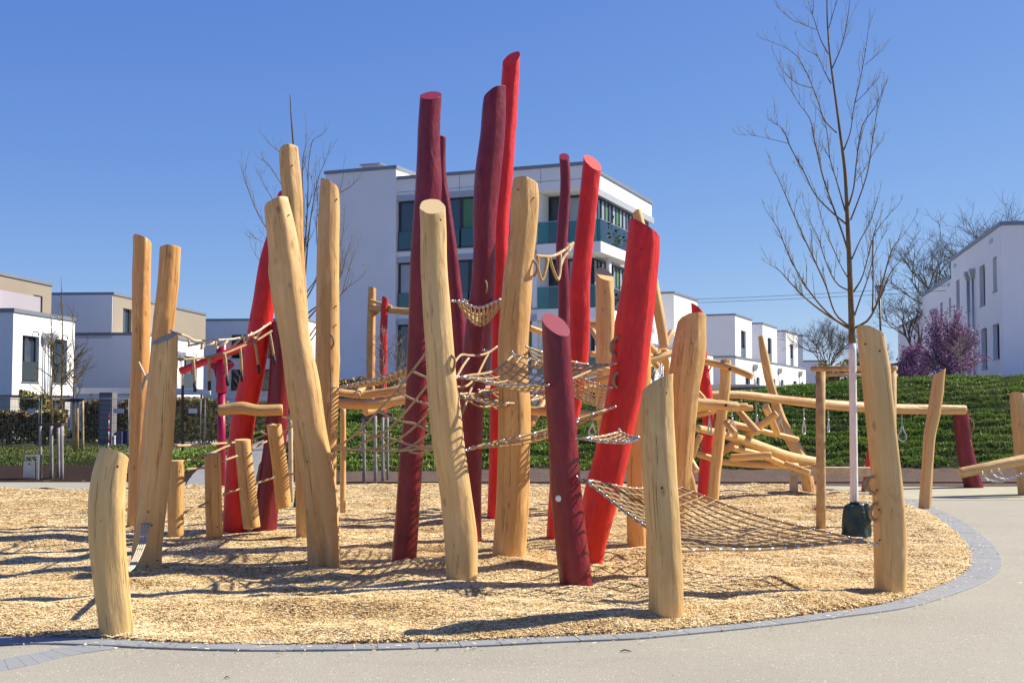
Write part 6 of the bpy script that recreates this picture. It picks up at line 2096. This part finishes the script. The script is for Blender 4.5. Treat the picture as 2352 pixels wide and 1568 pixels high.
# purple blossom tree
BLOSSOM = NT('purple_blossom')
BLOSSOM.set(BLOSSOM.ramp(BLOSSOM.attr('tone').outputs['Fac'], [(0, (0.10, 0.045, 0.085)), (.5, (0.30, 0.15, 0.26)), (1, (0.58, 0.36, 0.50))]), .7, 0, .2)
def blossom(label, x, ybase, ytop, wpx, Y, seed):
    rng = random.Random(seed); rs = np.random.RandomState(seed)
    b = W(x, ybase, Y); h = W(x, ytop, Y).z - b.z; rad = wpx / 2 * Y / FOC
    root = thing('blossom_tree', label, 'tree', (b.x, b.y, float(H(b.x, b.y))))
    MB().tube([b - Vector((0, 0, .5)), b + Vector((0, 0, h * .25))], [.11, .09], 8).build('trunk', BARK_D, root, smooth=True, world=True)
    br = MB(); pts_all = []
    for k in range(95):
        a = rng.uniform(0, 2 * math.pi); e = rng.uniform(-.12, 1.35)
        L = rng.uniform(.75, 1.08)
        end = b + Vector((math.cos(a) * math.cos(e) * rad * L, math.sin(a) * math.cos(e) * rad * L, h * .25 + math.sin(e) * h * .74 * L))
        st = b + Vector((0, 0, h * rng.uniform(.05, .35)))
        mid = st.lerp(end, .5) + Vector((rng.gauss(0, .12), rng.gauss(0, .12), .05 - .06 * rng.random()))
        c = catmull([st, mid, end], .12)
        br.tube([Vector(q) for q in c], [.026 * (1 - .85 * i / (len(c) - 1)) + .003 for i in range(len(c))], 4, cap=False)
        pts_all.append(c[len(c) // 3:])
    o = br.build('crown', BARK_D, root, smooth=True, world=True)
    P = np.vstack(pts_all); n = 11000
    Q = P[rs.randint(0, len(P), n)] + rs.normal(0, .085, (n, 3))
    s = rs.uniform(.014, .034, n)[:, None]
    A = rs.normal(0, 1, (n, 3)); A /= np.linalg.norm(A, axis=1)[:, None]
    B = np.cross(A, rs.normal(0, 1, (n, 3))); B /= np.linalg.norm(B, axis=1)[:, None]
    V = np.stack([Q - A * s - B * s * .7, Q + A * s - B * s * .7, Q + A * s + B * s * .7, Q - A * s + B * s * .7], 1).reshape(-1, 3) - np.array(root.location)
    q = np_mesh('blossom', V, np.arange(4 * n).reshape(-1, 4), BLOSSOM.m, o, {'tone': np.repeat(np.clip(rs.normal(.5, .25, n), 0, 1), 4)})
    q['kind'] = 'stuff'
blossom('purple blossoming plum tree before the slanting-roof building', 2178, 888, 712, 160, 42, 41)
blossom('smaller purple shrub left of the plum tree', 2100, 890, 790, 90, 46, 42)

# hedges
HLEAF = NT('hedge_leaf')
HLEAF.set(HLEAF.ramp(HLEAF.attr('tone').outputs['Fac'], [(0, (0.12, 0.075, 0.04)), (.3, (0.36, 0.22, 0.11)), (.55, (0.32, 0.31, 0.10)), (1, (0.34, 0.42, 0.12))]), .7, 0, .2)
def hedge(label, x0, x1, y, Y, h, seed, n=9000, mean=.45, d=.3, z0=0.0):
    rs = np.random.RandomState(seed)
    a, b = W(x0, y, Y), W(x1, y, Y)
    root = thing('hedge', label, 'hedge', ((a.x + b.x) / 2, Y, 0))
    t = rs.rand(n)
    X = a.x + (b.x - a.x) * t; top = h * (.88 + .12 * vnoise(X * 1.3, 0.5, 0, seed))
    Z = z0 + rs.rand(n) ** .6 * top; Yv = Y + rs.uniform(-d, d, n)
    s = rs.uniform(.03, .075, n)[:, None]
    A = rs.normal(0, 1, (n, 3)); A /= np.linalg.norm(A, axis=1)[:, None]
    B = np.cross(A, rs.normal(0, 1, (n, 3))); B /= np.linalg.norm(B, axis=1)[:, None]
    Q = np.stack([X, Yv, Z], 1)
    V = np.stack([Q - A * s - B * s * .7, Q + A * s - B * s * .7, Q + A * s + B * s * .7, Q - A * s + B * s * .7], 1).reshape(-1, 3) - np.array(root.location)
    tn = np.clip(mean + .18 * vnoise(X * .9, Z * 1.2, 0, seed + 3) + rs.normal(0, .18, n), 0, 1)
    q = np_mesh('foliage', V, np.arange(4 * n).reshape(-1, 4), HLEAF.m, root, {'tone': np.repeat(tn, 4)})
    q['kind'] = 'stuff'
    mb = MB()
    rng = random.Random(seed)
    for k in range(int(abs(b.x - a.x) * 5)):
        x = rng.uniform(min(a.x, b.x), max(a.x, b.x)); yv = Y + rng.uniform(-d, d) * .6
        mb.tube([(x, yv, -.1), (x + rng.gauss(0, .05), yv, h * .5), (x + rng.gauss(0, .12), yv, h * .9)], .018, 4)
    mb.build('stems', BARK_D, root, world=True)['kind'] = 'stuff'
hedge('brown and green hedge at the far left behind the fence', -20, 150, 1020, 46.5, 1.5, 51, 4000, .42)
hedge('dark hedge behind the fence left of the tall posts', 190, 305, 1015, 49, 1.9, 52, 4000, .38)
hedge('bushy hedge left of the crimson mast', 395, 520, 1000, 48, 2.0, 53, 5000, .45)
hedge('hedge strip behind the curved red post', 530, 720, 1000, 48.5, 1.7, 54, 6000, .5)
hedge('small green bush against the first left house', 50, 110, 1005, 50.5, 2.3, 55, 3500, .6, .4)
hedge('dark shrubs at the foot of the apartment gable', 770, 920, 948, 50, 2.1, 56, 4500, .25, .4, .8)
hedge('low shrubs on the crest beside the row houses', 1880, 2080, 900, 60, 3.0, 57, 6000, .3, .8, 1.0)

# wire fence panels
FENCEP = plain('fence_tube', (0.20, 0.205, 0.21), .6, .3, .1)
FENCE = plain('fence_wire', (0.12, 0.125, 0.13), .5, .6, .1)
def fence_panel(label, x0, x1, Y, h=1.75, z0=0.0):
    a, b = W(x0, 1000, Y), W(x1, 1000, Y)
    root = thing('fence_panel', label, 'fence', (a.x, Y, z0), group='mesh fence panels')
    w = b.x - a.x
    MB().tube([(a.x + .03, Y, z0), (a.x + .03, Y, z0 + h)], .02, 8).build('post', FENCEP, root, smooth=True, world=True)
    MB().tube([(b.x - .03, Y, z0), (b.x - .03, Y, z0 + h)], .02, 8).build('post', FENCEP, root, smooth=True, world=True)
    for z in (z0 + .08, z0 + h):
        MB().tube([(a.x + .03, Y, z), (b.x - .03, Y, z)], .014, 6).build('rail', FENCEP, root, smooth=True, world=True)
    mb = MB()
    n = int(w / .11)
    for k in range(1, n):
        x = a.x + w * k / n
        mb.bar((x, Y, z0 + .08), (x, Y, z0 + h), .005, .005)
    for k in range(1, 6):
        mb.bar((a.x, Y + .01, z0 + h * k / 6), (b.x, Y + .01, z0 + h * k / 6), .008, .008)
    mb.build('wire_mesh', FENCE, root, world=True)['kind'] = 'stuff'
    MB().box(a.x + w * .82, a.x + w * .94, Y - .02, Y - .012, z0 + h * .70, z0 + h * .80).build('label_plate', plain('pale_plate', (.5, .5, .52), .5), root, world=True)
fence_panel('mesh fence panel at the far left', -60, 90, 43.5)
fence_panel('mesh fence panel behind the left tree stakes', 92, 296, 43.5)
fence_panel('mesh fence panel behind the tall left posts', 299, 462, 43.8)
fence_panel('mesh fence panel behind the crimson mast', 468, 640, 44.0)
# railing at the apartment block
for k, (x0, x1) in enumerate(((770, 868), (870, 1000))):
    fence_panel(['low railing below the apartment gable, left half', 'low railing below the apartment windows, right half'][k], x0, x1, 47, .95, 1.2)

# litter bin
bn = G(75, 1101)
INOX = plain('dull_stainless_steel', (0.50, 0.47, 0.43), .42, .7, .12, 8)
root = thing('litter_bin', 'small stainless steel litter bin by the soil bed', 'litter bin', bn)
wb = 17 * bn.y / FOC; hb = 57 * bn.y / FOC
MB().box(bn.x - wb * .95, bn.x + wb * .6, bn.y - .13, bn.y + .13, .05, hb * .74).build('body', INOX, root, world=True)
mb = MB(); mb.box(bn.x - wb, bn.x - wb * .88, bn.y - .02, bn.y + .02, 0, hb); mb.box(bn.x + wb * .7, bn.x + wb, bn.y - .1, bn.y + .1, 0, hb); mb.box(bn.x - wb * .88, bn.x + wb * .7, bn.y - .1, bn.y + .1, hb * .93, hb)
mb.build('frame', INOX, root, world=True)
MB().box(bn.x - wb * .3, bn.x + wb * .0, bn.y - .134, bn.y - .1302, hb * .62, hb * .67).build('slot', BLACK, root, world=True)
# shed and clutter behind the fence
sh = G(240, 1018)
root = thing('garden_shed', 'grey garden shed with slatted side behind the fence', 'shed', (-15.2, 46.0, 0))
a, b = W(226, 1010, 46), W(256, 1010, 46)
MB().box(a.x, b.x, 46, 46.6, 0, 2.0).build('body', render_mat('shed_grey', (.16, .155, .165)), root, world=True)
for k in range(9):
    MB().box(a.x + .05, b.x - .05, 45.975, 45.997, .2 + k * .19, .2 + k * .19 + .15).build('slat', render_mat('slat_grey', (.22, .215, .225)) if k == 0 else bpy.data.materials['slat_grey'], root, world=True)
cl = [(262, 1008, 10, 18, (.6, .6, .58), 'white plastic canister behind the fence'), (276, 1010, 14, 26, (.05, .06, .12), 'navy blue crate stack behind the fence'), (290, 1006, 12, 30, (.03, .035, .08), 'dark blue water butt behind the fence'), (246, 1012, 16, 22, (.28, .27, .28), 'grey storage box beside the shed')]
for k, (x, y, w, h, c, lb) in enumerate(cl):
    p = W(x, y, 46.3 + k * .2)
    ww = w / 2 * p.y / FOC; hh = h * p.y / FOC
    root = thing('storage_box', lb, 'box', (p.x, p.y, 0))
    MB().box(p.x - ww, p.x + ww, p.y - .2, p.y + .2, 0, hh).build('body', plain('box_paint', c, .5), root, world=True)
    MB().box(p.x - ww * 1.06, p.x + ww * 1.06, p.y - .22, p.y + .22, hh, hh + .04).build('lid', plain('box_lid', tuple(min(1, q * 1.2) for q in c), .5), root, world=True)
# surveyor's pole red/white
p = G(250, 1030)
root = thing('marker_pole', 'thin red and white marker pole before the fence', 'pole', (W(249, 1030, 42).x, 42, 0))
for k in range(6):
    MB().tube([(root.location.x, 42, k * .2), (root.location.x, 42, k * .2 + .2)], .016, 8).build('band', plain('band_red', (.5, .02, .02)) if k % 2 else plain('band_white', (.75, .75, .75)), root, smooth=True, world=True)

# street lamp and overhead wires
root = thing('street_lamp', 'slender street lamp with a square head beyond the hill', 'street lamp', (W(2023, 800, 62).x, 62, 1.5))
lx = root.location.x
zt1 = W(2023, 676, 62).z
MB().tube([(lx, 62, 1.2), (lx, 62, zt1)], [.07, .05], 10).build('pole', FRAME, root, smooth=True, world=True)
hw = 9.5 * 62 / FOC
mb = MB(); mb.v = [(lx - hw, 61.8, zt1 + .42), (lx + hw, 61.8, zt1 + .42), (lx + hw, 62.2, zt1 + .42), (lx - hw, 62.2, zt1 + .42), (lx - hw * .95, 61.85, zt1 + .14), (lx + hw * .95, 61.85, zt1 + .14), (lx + hw * .95, 62.15, zt1 + .14), (lx - hw * .95, 62.15, zt1 + .14), (lx - .05, 61.95, zt1 - .03), (lx + .05, 61.95, zt1 - .03), (lx + .05, 62.05, zt1 - .03), (lx - .05, 62.05, zt1 - .03)]
mb.f = [(0, 1, 2, 3), (11, 10, 9, 8)] + [(i + j, i + (j + 1) % 4, i + 4 + (j + 1) % 4, i + 4 + j) for i in (0, 4) for j in range(4)]
mb.build('lamp_head', plain('lamp_glass', (.30, .36, .45), .25, .2), root, world=True)
MB().box(lx - hw * 1.05, lx + hw * 1.05, 61.75, 62.25, zt1 + .42, zt1 + .47).build('lamp_cap', TRIM, root, world=True)
for k, (ya, yb, yc) in enumerate(((688, 676, 638), (696, 684, 652))):
    c = catmull([W(1530, ya + 2, 80), W(1800, yb + 3, 76), W(2100, (yb + yc) / 2 + 4, 70), W(2480, yc - 9, 63)], 1.0)
    root = thing('overhead_wire', ['upper overhead wire crossing the sky on the right', 'lower overhead wire crossing the sky on the right'][k], 'wire', c[0])
    MB().tube([Vector(p) for p in c], .014, 5).build('cable', FRAME, root, world=True)
# small debris on the paving
for k, (x, y, w) in enumerate(((1438, 1499, 26), (523, 1560, 13), (1005, 1497, 6), (1090, 1492, 5))):
    p = G(x, y); l = w / 2 * p.y / FOC; a = RNG.uniform(-.2, .3)
    root = MB().tube([(p.x - l, p.y - l * a, .012), (p.x - l * .3, p.y + .006, .02), (p.x + l * .4, p.y - .004, .017), (p.x + l, p.y + l * a, .012)], [.003, .005, .005, .002], 6).build('twig', BARK_D if k != 1 else STAKE_PALE, None, smooth=True, loc=(p.x, p.y, .01))
    tag(root, ['dark twig lying on the paving right of centre', 'pale wood splinter on the paving at bottom left', 'dark crumb on the paving near the kerb, left of centre', 'dark crumb on the paving near the kerb, at the centre'][k], 'debris')
